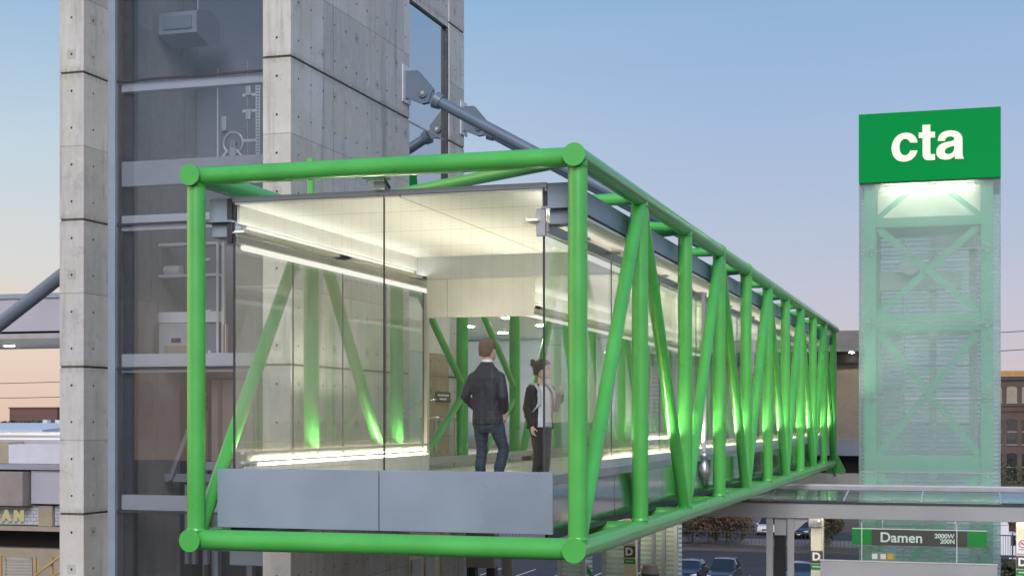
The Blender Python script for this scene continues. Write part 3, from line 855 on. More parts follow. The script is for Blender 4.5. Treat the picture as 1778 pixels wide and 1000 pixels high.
bx(-14.28, -14.08, 24.985, 24.998, 1.42, 1.50).build('label_plate', 'dark_metal', cab)
bx(-14.42, -13.7, 24.98, 24.995, 1.15, 1.36).build('lower_door', 'tan_concrete', cab)
eq = thing('cable_duct', (-13.45, 25.2, 1.15), 'dark vertical duct with white fittings seen just right of the green corner post', 'duct')
bx(-13.75, -13.42, 25.2, 25.5, 1.15, 3.3).build('duct', 'shaft_grey', eq)
for z in (2.95, 1.98, 1.22):
    bx(-13.72, -13.56, 25.17, 25.198, z, z + 0.05).build('fitting', 'white_paint', eq)
MB().cyl((-13.40, 25.15, 3.3), (-13.40, 25.15, 1.15), 0.025, n=10).build('pipe', 'white_paint', eq)
for k in range(4):
    MB().cyl((-13.30 + k * 0.035, 25.15, 1.15), (-13.30 + k * 0.035, 25.15, 1.75), 0.012, n=8).build('wire', 'gold_trim' if k % 2 else 'white_paint', eq)
ram = thing('car_sling', (-14.2, 25.3, -1.25), 'grey steel cross beam with slanting brace in the lower shaft behind the tower glass', 'lift frame')
bx(-15.0 + 0.45, -13.0, 25.2, 25.4, -1.20, -1.05).build('beam', 'grey_metal', ram, bevel=0.01)
bx(-13.95, -13.0, 25.45, 25.65, -0.98, -0.82).build('beam', 'pale_metal', ram, bevel=0.01)
MB().obox((-14.6 + 0.2, 25.15, -1.16), (-13.75, 25.15, 0.35), 0.06, 0.08, up=(0, 1, 0)).build('brace', 'grey_metal', ram)
for x in (-14.12, -13.97, -13.72):
    bx(x - 0.05, x + 0.03, 25.3, 25.4, -2.75, -1.25).build('guide', 'grey_metal', ram)
gr = thing('guide_rails', (-13.9, 26.2, -4.0), 'pair of tall pale guide rails in the lower shaft behind the slanting brace', 'rails')
for x in (-14.35, -14.05, -13.3, -12.95):
    bx(x - 0.09, x + 0.05, 26.3, 26.45, -4, 0.75).build('rail', 'shaft_beige', gr)
for x, wd in ((-13.75, 0.5), (-12.3, 0.7)):
    bx(x - wd / 2, x + wd / 2, 26.47, 26.58, -1.6, 0.75).build('back_panel', 'shaft_beige', gr)
bx(-14.60, -14.34, 25.9, 26.55, -4.0, 0.62).build('counterweight', 'dark_metal', gr)
ph = thing('call_box', (-13.55, 25.15, 0.0), 'black oval call box with pale buttons just right of the green corner post', 'call box')
MB().prism([(-13.6 + 0.075 * math.cos(2 * math.pi * k / 20), 0.39 + (0.17 if math.sin(2 * math.pi * k / 20) > 0 else -0.17) + 0.075 * math.sin(2 * math.pi * k / 20)) for k in range(20)], 'y', 25.05, 25.15).build('case', 'black_gasket', ph)
for z in (0.26, 0.36, 0.46):
    MB().cyl((-13.6, 25.02, z), (-13.6, 25.05, z), 0.02, n=12).build('button', 'white_paint', ph)
mb = MB().cyl((-14.5, 26.5, 0.6), (-14.5, 26.5, -4.5), 0.018, n=8)
tag(mb.build('hanging_cable', 'pale_metal'), 'single pale cable hanging in the lower shaft beside the left pier', 'cable')
ld = thing('pit_frame', (-12.3, 24.9, -4.5), 'dark framed machine at the foot of the glazed shaft, below the footbridge corner', 'machine')
for x in (-13.3, -12.6, -12.2):
    bx(x - 0.04, x + 0.04, 24.9, 25.0, -4.5, -1.7).build('upright', 'grey_metal', ld)
bx(-13.0, -11.9, 24.85, 25.1, -2.7, -2.35).build('motor_case', 'pale_metal', ld, bevel=0.02)
bx(-13.3, -12.2, 24.9, 25.0, -2.45, -2.40).build('cross_bar', 'grey_metal', ld)

# plaque and stair rail beside the lobby wall
pq = thing('wall_plaque', (-10.69, 30.1, 0.35), 'small dark plaque with two white lines on the tan concrete wall behind the man', 'plaque')
bx(-10.70, -10.68, 29.65, 30.55, 0.34, 0.56).build('plate', 'sign_brown', pq)
mb = MB()
for k in range(13): mb.box(-10.679, -10.676, 29.72 + k * 0.055, 29.765 + k * 0.055, 0.47, 0.51)
for k in range(8): mb.box(-10.679, -10.676, 29.85 + k * 0.055, 29.895 + k * 0.055, 0.39, 0.43)
mb.build('lettering', 'sign_white', pq)
hr = thing('handrail', (-10.2, 28.6, FL), 'bent stainless stair handrail in front of the tan concrete wall', 'handrail')
for y in (27.6, 28.4, 29.6):
    MB().cyl((-10.25, y, FL), (-10.25, y, 0.02), 0.022, n=12).build('rail_post', 'steel_rail', hr)
MB().tube([(-10.25, 27.55, -0.02), (-10.25, 28.4, 0.02), (-10.25, 29.55, 0.02), (-10.25, 29.65, -0.04)], [0.024] * 4).build('top_rail', 'steel_rail', hr)
MB().tube([(-10.45, 26.9, -0.02), (-10.45, 28.2, 0.36), (-10.45, 29.0, 0.38)], [0.022] * 3).build('top_rail', 'steel_rail', hr)

# ================================================================== STAY RODS
def stay(yq, label):
    t = thing('stay_rod', (-10.7, yq, 6.3), label, 'stay rod', 'stay rods tying the footbridge to the tower')
    X0 = -10.70
    pts = [(X0 + 0.02, 6.89), (X0 + 0.27, 6.89), (X0 + 0.60, 6.50), (X0 + 0.50, 6.24), (X0 + 0.36, 6.22), (X0 + 0.02, 6.37)]
    for d in (-0.05, 0.05):
        MB().prism(pts, 'y', yq + d - 0.018, yq + d + 0.018).build('gusset_plate', 'stay_blue', t, bevel=0.005)
    bx(X0 + 0.002, X0 + 0.03, yq - 0.22, yq + 0.22, 6.26, 7.0).build('anchor_plate', 'pale_metal', t, bevel=0.005)
    pc = Vector((X0 + 0.40, yq, 6.42))
    MB().cyl(pc + Vector((0, -0.11, 0)), pc + Vector((0, 0.11, 0)), 0.085, n=24).build('pin', 'stay_blue', t, bevel=0.005)
    MB().cyl(pc + Vector((0, -0.135, 0)), pc + Vector((0, 0.135, 0)), 0.04, n=18).build('pin_nut', 'grey_metal', t)
    e = Vector((XR - 0.05, yq, ZT + 0.06)); d = (e - pc).normalized()
    MB().obox(pc, pc + d * 0.34, 0.07, 0.22, up=(0, 1, 0)).build('clevis', 'stay_blue', t, bevel=0.01)
    MB().cyl(pc + d * 0.26, pc + d * 0.40, 0.17, 0.14, n=28).build('socket', 'stay_blue', t)
    MB().cyl(pc + d * 0.36, e, 0.112, n=32).build('rod', 'stay_blue', t)
stay(yn(3), 'near blue-grey stay rod slanting from the tall gusset down to the right truss')
stay(yn(4), 'rear blue-grey stay rod whose gusset shows behind the near one, against the far pier')
t = thing('stay_rod', (-15.15, 27.9, 5.0), 'blue-grey stay rod descending to the left edge of the picture from behind the left pier', 'stay rod', 'stay rods tying the footbridge to the tower')
MB().cyl((-15.4, 27.9, 5.13), (-23.5, 27.9, -0.16), 0.15, n=32).build('rod', 'stay_blue', t)
MB().prism([(-15.09, 5.7), (-15.35, 5.6), (-15.62, 5.1), (-15.5, 4.9), (-15.09, 4.95)], 'y', 27.86, 27.94).build('gusset_plate', 'stay_blue', t)

# ================================================================== CONCOURSE BESIDE THE BRIDGE
con = thing('concourse', (-13, 38, -1.3), 'lit concourse with a pale blue back wall, seen through the footbridge behind the man', 'building')
bx(-10.69, -9.21, 24.9, 31.55, FL - 0.35, FL - 0.002).build('landing', 'floor_tile', con)
bx(-15.1, -9.21, 31.56, 44.2, FL - 0.35, FL - 0.004).build('landing', 'floor_tile', con)
roof = bx(-15.1, -9.25, 32.5, 45, 2.42, 2.70).build('roof', 'frost_panel', con)
for x in (-12.6, -10.6):
    for y in (34.5, 37.5, 40.5):
        MB().cyl((x, y, 2.405), (x, y, 2.418), 0.13, n=20).build('downlight', 'downlight', roof)
mb = MB()
for k in range(6): mb.box(-15.1 + k * 1.0 + 0.01, -15.1 + (k + 1) * 1.0 - 0.01, 43.9, 44.0, -0.6, 2.41)
mb.build('back_wall', 'frost_wall', con)
bx(-15.2, -9.3, 43.82, 44.05, FL, -0.605).build('wall_base', 'grey_metal', con)
bx(-10.6, -9.0, 31.6, 31.75, FL, FL + 0.12).build('door_sill', 'tan_concrete', con)

# ================================================================== LEFT: ENTRANCE ROOF AND STATION HOUSE
er = thing('canopy_roof', (-33, 42, 2.3), 'long lavender grey canopy roof with lit soffit left of the tower', 'canopy')
bx(-60, -15.3, 38.9, 39.0, 2.62, 3.60).build('fascia', 'lavender_panel', er)
bx(-60, -15.3, 38.85, 44.8, 3.605, 3.75).build('roof_cap', 'steel_blue', er)
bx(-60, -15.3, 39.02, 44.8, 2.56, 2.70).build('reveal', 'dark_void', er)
bx(-60, -15.3, 38.92, 44.8, 2.40, 2.55).build('lower_band', 'grey_metal', er)
for x, y in ((-27.5, 42.8), (-25.9, 40.2), (-30.5, 42.8)):
    MB().cyl((x, y, 2.385), (x, y, 2.398), 0.16, n=20).build('downlight', 'downlight', er)
sh = thing('station_house', (-30, 42, -6), 'low grey station house with boxy parapets and lit letters, left of the tower', 'building')
bx(-60, -15.4, 39.5, 46, -0.52, -0.47).build('flashing', 'sign_white', sh)
bx(-60, -15.4, 39.5, 46, -0.66, -0.60).build('flashing', 'sign_white', sh)
bx(-60, -15.4, 39.52, 46, -6, -0.525).build('upper_wall', 'lavender_panel', sh)
bx(-60, -27.55, 38.6, 39.4, -1.35, -0.72).build('parapet', 'tan_stucco', sh)
bx(-27.54, -15.4, 38.6, 39.4, -1.35, -0.78).build('parapet', 'parapet_pale', sh)
bx(-60, -15.4, 37.8, 39.5, -1.50, -1.36).build('ledge', 'ledge_grey', sh)
bx(-60, -26.32, 37.55, 38.6, -2.55, -1.56).build('box_front', 'grey_brown_panel', sh, bevel=0.01)
bx(-26.27, -15.4, 37.9, 38.6, -2.50, -1.51).build('box_front', 'lavender_panel', sh, bevel=0.01)
bx(-60, -26.10, 38.1, 38.3, -3.14, -2.56).build('glass_block_band', 'glass_block', sh)
bx(-26.09, -25.62, 38.0, 38.3, -3.16, -2.56).build('column', 'tan_stucco', sh)
bx(-25.60, -15.4, 38.1, 38.3, -3.14, -2.56).build('glass_block_band', 'glass_block', sh)
bx(-60, -15.4, 37.9, 38.4, -3.30, -3.17).build('beam', 'tan_stucco', sh)
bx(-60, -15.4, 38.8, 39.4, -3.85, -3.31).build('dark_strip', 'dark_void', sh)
bx(-60, -15.4, 38.4, 39.5, -6.0, -3.86).build('lower_wall', 'tan_stucco', sh)
sg = thing('letter_sign', (-27, 38, -3.0), 'lit yellow letters A N mounted on the pale glass block band at the left edge', 'sign')
for ch, x in (('A', -27.21), ('N', -26.78)):
    lettering(ch, 'letter', 'letter_lit', sg, (x, 38.03, -2.87), 0.42, 0.022, 0.03)
rg = thing('railing_panel', (-26, 37, -4.8), 'brown metal railing with horizontal bars below the lit letters', 'railing')
for x in (-26.65, -25.5, -24.95):
    bx(x - 0.03, x + 0.03, 36.97, 37.03, -5.6, -3.95).build('rail_post', 'gold_trim', rg)
mb = MB()
for k in range(6): mb.box(-26.5, -25.62, 36.98, 37.02, -4.62 + k * 0.09, -4.58 + k * 0.09)
mb.box(-26.5, -25.62, 36.97, 37.03, -4.05, -3.98); mb.box(-26.52, -26.48, 36.97, 37.03, -4.7, -3.98); mb.box(-25.64, -25.6, 36.97, 37.03, -4.7, -3.98)
mb.build('bar_panel', 'grey_metal', rg)
MB().tube([(-25.55, 36.9, -4.55), (-24.7, 36.9, -3.97), (-23.6, 36.9, -3.25)], [0.03] * 3).build('sloping_rail', 'gold_trim', rg)
MB().tube([(-25.3, 36.9, -4.75), (-24.5, 36.9, -4.25), (-23.4, 36.9, -3.55)], [0.025] * 3).build('sloping_rail', 'gold_trim', rg)

# far buildings and trees on the left horizon
def block(name, x0, x1, y0, y1, z1, mat, label, win=True):
    t = thing(name, ((x0 + x1) / 2, (y0 + y1) / 2, GROUND), label, 'building', 'buildings on the left horizon')
    bx(x0, x1, y0, y1, GROUND, z1).build('wall', mat, t)
    bx(x0 - 0.3, x1 + 0.3, y0 - 0.3, y1 + 0.3, z1, z1 + 0.35).build('roof', 'red_roof' if mat == 'red_roof' else 'grey_metal', t)
    if win:
        nx = max(2, int((x1 - x0) / 4))
        for k in range(nx):
            x = x0 + (k + 0.5) * (x1 - x0) / nx
            for z in (z1 - 3.5, z1 - 7):
                bx(x - 0.8, x + 0.8, y0 - 0.06, y0 - 0.01, z - 1.0, z + 0.8).build('window', 'window_dark', t)
block('far_building', -285, -268, 400, 420, 3.1, 'red_roof', 'low reddish brown building on the left horizon, highest of the far roofs', False)
block('far_building', -262, -225, 410, 430, 2.0, 'grey_brown_panel', 'wide grey brown building on the horizon next to the tower pier')
block('far_building', -330, -290, 380, 400, 1.6, 'brick_dark', 'dark brick building on the horizon at the left picture edge')
rnd0 = random.Random(5)
lb0 = MB()
for _ in range(5200):
    x = rnd0.uniform(-345, -190)
    top = -1.2 + 3.4 * noise.noise(Vector((x * 0.07, 0, 1)))
    q = Vector((x, rnd0.uniform(340, 372), GROUND + (top - GROUND) * rnd0.random() ** 0.6))
    a = Vector((rnd0.uniform(-1, 1), rnd0.uniform(-1, 1), rnd0.uniform(-1, 1))).normalized() * rnd0.uniform(0.4, 1.1)
    b2 = a.cross(Vector((rnd0.uniform(-1, 1), rnd0.uniform(-1, 1), rnd0.uniform(-1, 1)))).normalized() * 0.7
    lb0.face([q + a, q + b2, q - a, q - b2])
o = lb0.build('far_trees', 'far_green', fixn=False); o['kind'] = 'stuff'; o['label'] = 'belt of dark far trees along the left horizon'
hl = thing('shed_roof', (-84, 121, GROUND), 'long pale blue flat roof of a shed beyond the station house', 'building')
bx(-140, -81.0, 118, 140, GROUND, -1.3).build('wall', 'lavender_panel', hl)
MB().prism([(118, -1.3), (118, -1.05), (128, -0.45), (140, -1.0), (140, -1.3)], 'x', -140, -80.6).build('roof', 'roof_blue', hl)
for x in (-87.0, -85.6, -83.8):
    bx(x - 0.25, x + 0.25, 127.8, 128.4, -0.5, -0.15).build('vent', 'pale_metal', hl)
for z, y in ((3.26, 120), (1.9, 121)):
    tag(MB().tube([(-200, y, z + 3), (-140, y, z + 0.5), (-86, y, z), (-60, y, z + 0.4), (40, y, z + 5)], [0.03] * 5, n=6).build('power_line', 'dark_metal'),
        ('upper' if z > 3 else 'lower') + ' thin power line crossing the pale sky left of the tower', 'cable', 'power lines')
# ================================================================== SIGN-TOPPED GLASS ELEVATOR TOWER
CX0, CX1, CY0, CY1 = -3.12, 0.93, 46.0, 49.2
ct = thing('glass_tower', ((CX0 + CX1) / 2, 47.6, GROUND), 'milky green glass elevator tower carrying a green sign box with cream letters', 'tower')
levels = [7.0, 5.0, 2.82, 0.63, -1.6, -3.8, -6.0, -8.5, GROUND]
for a, b in zip(levels, levels[1:]):
    bx(CX0, CX1, CY0, CY0 + 0.02, b + 0.012, a - 0.012).build('front_glass', 'green_glass', ct)
    bx(CX0 + 0.02, CX1 - 0.02, CY1 - 0.02, CY1, b + 0.012, a - 0.012).build('rear_glass', 'back_glass', ct)
    for x in (CX0, CX1 - 0.02):
        bx(x, x + 0.02, CY0 + 0.025, CY1 - 0.025, b + 0.012, a - 0.012).build('side_glass', 'side_glass', ct)
for z in levels[1:-1]:
    bx(CX0 + 0.02, CX1 - 0.02, CY0 + 0.022, CY0 + 0.05, z - 0.014, z + 0.014).build('glazing_bar', 'grey_metal', ct)
    for x in (-2.75, 0.55):
        for dz in (-0.11, 0.11):
            MB().cyl((x, CY0 - 0.012, z + dz), (x, CY0, z + dz), 0.035, n=14).build('glass_stud', 'rim', ct)
for x in (-2.80, 0.55):
    for y in (CY0 + 0.35, CY1 - 0.35):
        bx(x - 0.17, x + 0.17, y - 0.15, y + 0.15, GROUND, 6.95).build('frame_post', 'pale_green', ct)
hz = [(6.0, 5.72), (3.10, 2.62), (-1.10, -1.62), (-5.6, -6.0)]
for a, b in hz:
    for y in (CY0 + 0.35, CY1 - 0.35):
        bx(-2.63, 0.38, y - 0.10, y + 0.10, b, a).build('frame_beam', 'pale_green', ct)
for a, b in ((5.72, 3.10), (2.62, -1.10), (-1.62, -5.6)):
    for k, (p, q) in enumerate((((-2.6, a), (0.35, b)), ((0.35, a), (-2.6, b)))):
        MB().obox((p[0], CY0 + 0.33 + 0.06 * k, p[1]), (q[0], CY0 + 0.33 + 0.06 * k, q[1]), 0.05, 0.21, up=(0, 1, 0)).build('frame_brace', 'pale_green', ct)
for s in (-1, 1):
    xc = -1.125 + s * 0.35; xe = -1.125 + s * 1.48
    MB().obox((xc, CY0 + 0.35, 6.95), (xe, CY0 + 0.35, 6.0), 0.12, 0.14, up=(0, 1, 0)).build('frame_brace', 'pale_green', ct)
for x, wd in ((-1.03, 0.22), (0.17, 0.26), (-1.9, 0.06)):
    bx(x - wd / 2, x + wd / 2, 47.9, 48.1, GROUND, 5.6).build('guide_rail', 'grey_metal', ct)
bx(-2.6, -0.2, 47.7, 48.0, 3.95, 4.5).build('machine_beam', 'grey_metal', ct)
bx(-0.9, 0.30, 47.7, 48.0, 5.15, 5.6).build('machine_beam', 'grey_metal', ct)
MB().cyl((-1.68, 47.4, 4.72), (-1.68, 47.55, 4.72), 0.33, n=32).build('sheave', 'grey_metal', ct)
bx(-2.62, 0.37, 46.9, 46.93, 6.02, 6.98).build('light_reflector', 'white_paint', ct)
for z in (-2.6, -0.2, 0.9, 1.6):
    bx(-2.55, 0.35, 48.4, 48.46, z, z + 0.05).build('wall_bracket', 'grey_metal', ct)
for x0, x1 in ((-2.42, -1.14), (-1.06, 0.18)):
    MB().cyl((x0, CY0 + 0.22, 6.86), (x1, CY0 + 0.22, 6.86), 0.03, n=12).build('lamp_tube', 'cta_tube', ct)
box_ = bx(CX0, CX1, CY0 - 0.06, CY1, 7.03, 9.09).build('sign_box', 'sign_green', ct, bevel=0.015)
bx(CX0 + 0.02, CX1 - 0.02, CY0 - 0.02, CY1 - 0.04, 6.99, 7.028).build('sign_shadow_strip', 'dark_metal', ct)  # dark strip standing in for the shadow under the sign box
c_ = [(655,550),(645,500),(610,440),(560,400),(500,382),(430,380),(350,400),(280,450),(225,530),(200,620),(200,700),(225,780),(270,840),(330,875),(410,885),(490,875),(560,840),(610,790),(640,730),(658,690),(525,690),(510,730),(480,762),(440,775),(400,770),(365,740),(345,690),(338,630),(345,570),(370,520),(405,492),(445,485),(485,497),(510,525),(525,552)]
t_ = [(740,245),(878,240),(878,365),(958,362),(958,462),(878,465),(878,740),(885,752),(958,750),(958,848),(890,856),(820,855),(770,835),(745,790),(742,740),(742,470),(675,472),(675,378),(740,375)]
a_ = [(1005,520),(1015,460),(1050,400),(1110,360),(1190,342),(1270,340),(1350,358),(1405,400),(1428,450),(1432,520),(1432,760),(1440,790),(1455,805),(1455,825),(1305,828),(1298,775),(1260,815),(1200,840),(1130,845),(1060,835),(1010,805),(985,760),(980,700),(995,640),(1035,590),(1100,555),(1180,535),(1250,525),(1290,500),(1292,470),(1270,448),(1220,440),(1170,450),(1140,480),(1130,520)]
ah = [(1290,600),(1250,612),(1190,630),(1145,655),(1125,690),(1130,725),(1160,745),(1205,748),(1250,730),(1280,695),(1290,650)]
def unskew(pts):
    return [((x - 827) / 10 * 0.01640, -((y + 0.055 * (x - 827)) - 640) / 10 * 0.01705) for x, y in smooth_poly(pts)]
for nm, pl in (('c', [c_]), ('t', [t_]), ('a', [a_, ah])):
    me = outline_letters([unskew(p) for p in pl], 0.012)
    o = bpy.data.objects.new('letter', me); me.name = 'letter'; COL.objects.link(o)
    me.materials.clear(); me.materials.append(MAT['letter_cream'])
    o.parent = box_
    o.location = Vector((-1.135, CY0 - 0.078, 7.985)) - WORLD[box_.name]

# ================================================================== PLATFORM CANOPY, COLUMNS, SIGNS
pc = thing('platform_canopy', (-1, 43, -5.6), 'grey steel platform canopy with a sloping glass roof, below the green glass tower', 'canopy')
bx(-9.5, 9.0, 41.95, 42.15, -2.76, -2.34).build('front_beam', 'beam_grey', pc, bevel=0.01)
bx(-9.5, 9.0, 41.90, 42.2, -2.335, -2.30).build('beam_flange', 'dark_metal', pc)
for k in range(9):
    xa = -9.4 + k * 2.05
    MB().prism([(42.0, -2.27), (42.0, -2.25), (43.7, -2.06), (43.7, -2.08)], 'x', xa + 0.015, xa + 2.035).build('roof_glass', 'roof_glass', pc)
    MB().obox((xa, 42.0, -2.25), (xa, 43.7, -2.06), 0.03, 0.04).build('glazing_rib', 'pale_metal', pc)
bx(-9.5, 9.0, 43.72, 43.86, -2.16, -2.05).build('purlin', 'dark_metal', pc)
bx(-9.5, 9.0, 44.0, 44.25, -2.06, -1.96).build('purlin', 'grey_metal', pc)
bx(-9.5, 9.0, 44.4, 44.5, -1.99, -1.92).build('rear_gutter', 'pale_metal', pc)
mb = MB()
for k in range(14): mb.box(-9 + k * 1.33, -8.8 + k * 1.33, 43.87, 43.99, -2.14, -2.07)
mb.build('purlin_clip', 'dark_void', pc)
for k in range(6):
    MB().cyl((-9.2 + k * 3.0, 42.27, -2.62), (-6.5 + k * 3.0, 42.27, -2.62), 0.03, n=12).build('canopy_lamp', 'canopy_tube', pc)
for x in (-5.28, -4.70):
    bx(x - 0.09, x + 0.09, 42.0, 42.12, -5.6, -2.765).build('canopy_post', 'beam_grey', pc, bevel=0.01)
bx(-5.15, -4.83, 42.05, 42.15, -3.25, -2.765).build('post_head', 'beam_grey', pc, bevel=0.01)
MB().prism([(-4.60, -2.77), (-4.18, -2.77), (-4.60, -3.15)], 'y', 42.03, 42.09).build('knee_plate', 'beam_grey', pc)
bx(-5.16, -4.85, 42.1, 42.16, -5.6, -3.26).build('slot_backing', 'dark_void', pc)

def sign_column(x, label, nosmoke, head):
    c = thing('platform_column', (x, 42.6, -5.6), label, 'column', 'cream platform columns with lettered plates')
    bx(x - 0.17, x + 0.17, 42.45, 42.75, -5.6, -2.36).build('shaft', 'column_cream', c, bevel=0.01)
    if head: 
        bx(x - 0.22, x + 0.13, 42.36, 42.44, -3.02, -2.77).build('speaker_box', 'beam_grey', c)
        MB().cyl((x + 0.06, 42.33, -2.85), (x + 0.06, 42.36, -2.85), 0.035, n=12).build('beacon', 'sign_white', c)
    d = bx(x - 0.165, x + 0.165, 42.41, 42.445, -4.02, -3.69).build('letter_plate', 'sign_brown', c)
    lettering('D', 'letter', 'sign_white', d, (x - 0.01, 42.402, -3.845), 0.30, 0.012, 0.004)
    g = bx(x - 0.165, x + 0.165, 42.41, 42.445, -4.20, -4.06).build('line_plate', 'plain_sign_green', c)
    mb = MB()
    for k in range(6): mb.box(x - 0.11 + k * 0.037, x - 0.085 + k * 0.037, 42.404, 42.409, -4.145, -4.115)
    mb.build('lettering', 'sign_white', g)
    if nosmoke:
        n = bx(x - 0.165, x + 0.165, 42.41, 42.445, -3.62, -3.22).build('notice_plate', 'sign_white', c)
        ring = MB(); ce = Vector((x, 42.403, -3.36)); N = 28
        pts = [ce + Vector((0.10 * math.cos(2 * math.pi * k / N), 0, 0.10 * math.sin(2 * math.pi * k / N))) for k in range(N)]
        for k in range(N): ring.cyl(pts[k], pts[(k + 1) % N], 0.011, n=6, caps=False)
        ring.obox(ce + Vector((-0.07, 0, 0.07)), ce + Vector((0.07, 0, -0.07)), 0.006, 0.02, up=(0, 1, 0))
        ring.build('prohibition_ring', 'red_mark', n)
        bx(x - 0.06, x + 0.06, 42.404, 42.408, -3.372, -3.352).build('cigarette', 'dark_metal', n)
        mb = MB()
        for k in range(5): mb.box(x - 0.11 + k * 0.045, x - 0.075 + k * 0.045, 42.404, 42.408, -3.53, -3.51)
        mb.build('lettering', 'dark_metal', n)
sign_column(-9.35, 'cream column with a brown D plate below the front right corner of the footbridge', True, False)
sign_column(-4.02, 'cream column with a brown D plate, left of the station name board', False, True)
sign_column(1.42, 'cream column with a no-smoking notice above its D plate, at the right edge', True, False)

nb = thing('station_sign', (-1.27, 41.5, -3.43), 'long brown station name board with green ends, hung under the canopy beam', 'sign')
S0, S1, ZS0, ZS1 = -2.99, 0.49, -3.41, -2.985
bx(-2.48, 0.0, 41.48, 41.54, ZS0, ZS1).build('board', 'sign_brown', nb)
for a, b in ((S0, -2.482), (0.002, S1)):
    bx(a, b, 41.48, 41.54, ZS0, ZS1).build('end_plate', 'plain_sign_green', nb)
bx(S0, S1, 41.475, 41.545, ZS1 + 0.001, ZS1 + 0.02).build('top_trim', 'sign_white', nb)
board = bpy.data.objects['board']
lettering('Damen', 'lettering', 'sign_white', board, (-1.70, 41.472, -3.195), 0.37, 0.007, 0.004, sx=1.03)
lettering('2000W', 'lettering', 'sign_white', board, (-0.33, 41.472, -3.13), 0.165, 0.005, 0.004, align='R')
lettering('200N', 'lettering', 'sign_white', board, (-0.33, 41.472, -3.27), 0.165, 0.005, 0.004, align='R')
for x in (-2.2, -0.32):
    MB().cyl((x, 41.51, ZS1 + 0.02), (x, 41.51, -2.79), 0.014, n=10).build('hanger', 'pale_metal', nb)
    bx(x - 0.02, x + 0.02, 41.49, 42.1, -2.79, -2.765).build('hanger_arm', 'pale_metal', nb)

ws = thing('windbreak', (-1.5, 41.0, -5.6), 'grey metal windbreak wall with glass above, below the station name board', 'windbreak')
bx(-3.80, 0.74, 41.05, 41.12, -5.6, -3.83).build('metal_panel', 'beam_grey', ws, bevel=0.008)
bx(-3.82, 0.76, 41.03, 41.14, -3.828, -3.80).build('cap_rail', 'pale_metal', ws)
for a, b in ((-3.78, -2.72), (-2.70, -0.28), (-0.26, 0.74)):
    bx(a, b, 41.08, 41.092, -3.795, -2.78).build('glass_pane', 'shelter_glass', ws)
for x in (-2.71, -0.27):
    bx(x - 0.012, x + 0.012, 41.07, 41.10, -3.795, -2.78).build('glazing_bar', 'pale_metal', ws)
nt_ = thing('notice_board', (-2.15, 41.0, -3.8), 'small board of yellow notices behind the windbreak glass, under the station name board', 'notice')
bx(-2.45, -1.85, 41.2, 41.23, -3.80, -3.58).build('board', 'tan_stucco', nt_)
for x in (-2.38, -2.16, -1.98):
    bx(x - 0.07, x + 0.07, 41.19, 41.198, -3.76, -3.62).build('notice', 'yellow_sign' if x > -2.1 else 'sign_white', nt_)
# glazed shelter under the bridge corner
gs = thing('glazed_shelter', (-10, 42.6, -5.6), 'pale green glazed shelter under the front right corner of the footbridge', 'shelter')
for a, b in ((-11.55, -10.9), (-10.2, -9.55), (-9.15, -8.15)):
    bx(a, b, 43.0, 43.02, -5.55, -2.9).build('glass_pane', 'poly_panel', gs)
    bx(a, b, 44.2, 44.22, -5.55, -2.9).build('rear_pane', 'back_glass', gs)
for x in (-11.6, -10.85, -10.25, -9.5, -8.75, -8.45, -8.10):
    bx(x - 0.05, x + 0.05, 42.9, 43.1, -5.6, -2.8).build('frame_post', 'pale_metal' if x < -9 or x > -8.2 else 'grey_metal', gs)
MB().obox((-11.4, 43.2, -3.6), (-10.3, 43.2, -5.2), 0.06, 0.12, up=(0, 1, 0)).build('frame_brace', 'green_paint', gs)
MB().obox((-9.2, 43.2, -4.9), (-9.75, 43.2, -3.7), 0.06, 0.12, up=(0, 1, 0)).build('frame_brace', 'green_paint', gs)
MB().cyl((-11.6, 43.6, -2.68), (-8.1, 43.6, -2.68), 0.04, n=12).build('added_shelter_lamp', 'canopy_tube', gs)  # tube hidden behind the beam, added to brighten the shelter panels
bn = thing('litter_bin', (-8.95, 42.2, -5.6), 'dark ribbed litter bin just right of the D column under the footbridge', 'bin')
MB().cyl((-8.72, 42.3, -5.6), (-8.72, 42.3, -4.45), 0.24, 0.26, n=28).build('body', 'dark_metal', bn)
MB().cyl((-8.72, 42.3, -4.44), (-8.72, 42.3, -4.2), 0.27, 0.2, n=28).build('hood', 'grey_brown_panel', bn)
ki = thing('fare_kiosk', (-10.8, 33.2, -5.6), 'plain grey cabinet on dark legs hanging below the footbridge front beam', 'kiosk')
bx(-11.17, -10.47, 33.0, 33.4, -3.46, -2.4).build('cabinet', 'beam_grey', ki, bevel=0.012)
for x in (-11.1, -10.62):
    bx(x - 0.06, x + 0.14, 33.05, 33.3, -5.6, -3.47).build('leg', 'dark_metal', ki)
po = thing('notice_post', (-10.5, 34.1, -5.6), 'small post with a yellow notice and a white notice right of the grey cabinet', 'sign')
bx(-10.62, -10.35, 34.05, 34.12, -5.6, -3.0).build('back_plate', 'grey_metal', po)
bx(-10.60, -10.51, 34.03, 34.045, -3.32, -3.14).build('notice', 'yellow_sign', po)
bx(-10.47, -10.37, 34.03, 34.045, -3.32, -3.18).build('notice', 'sign_white', po)

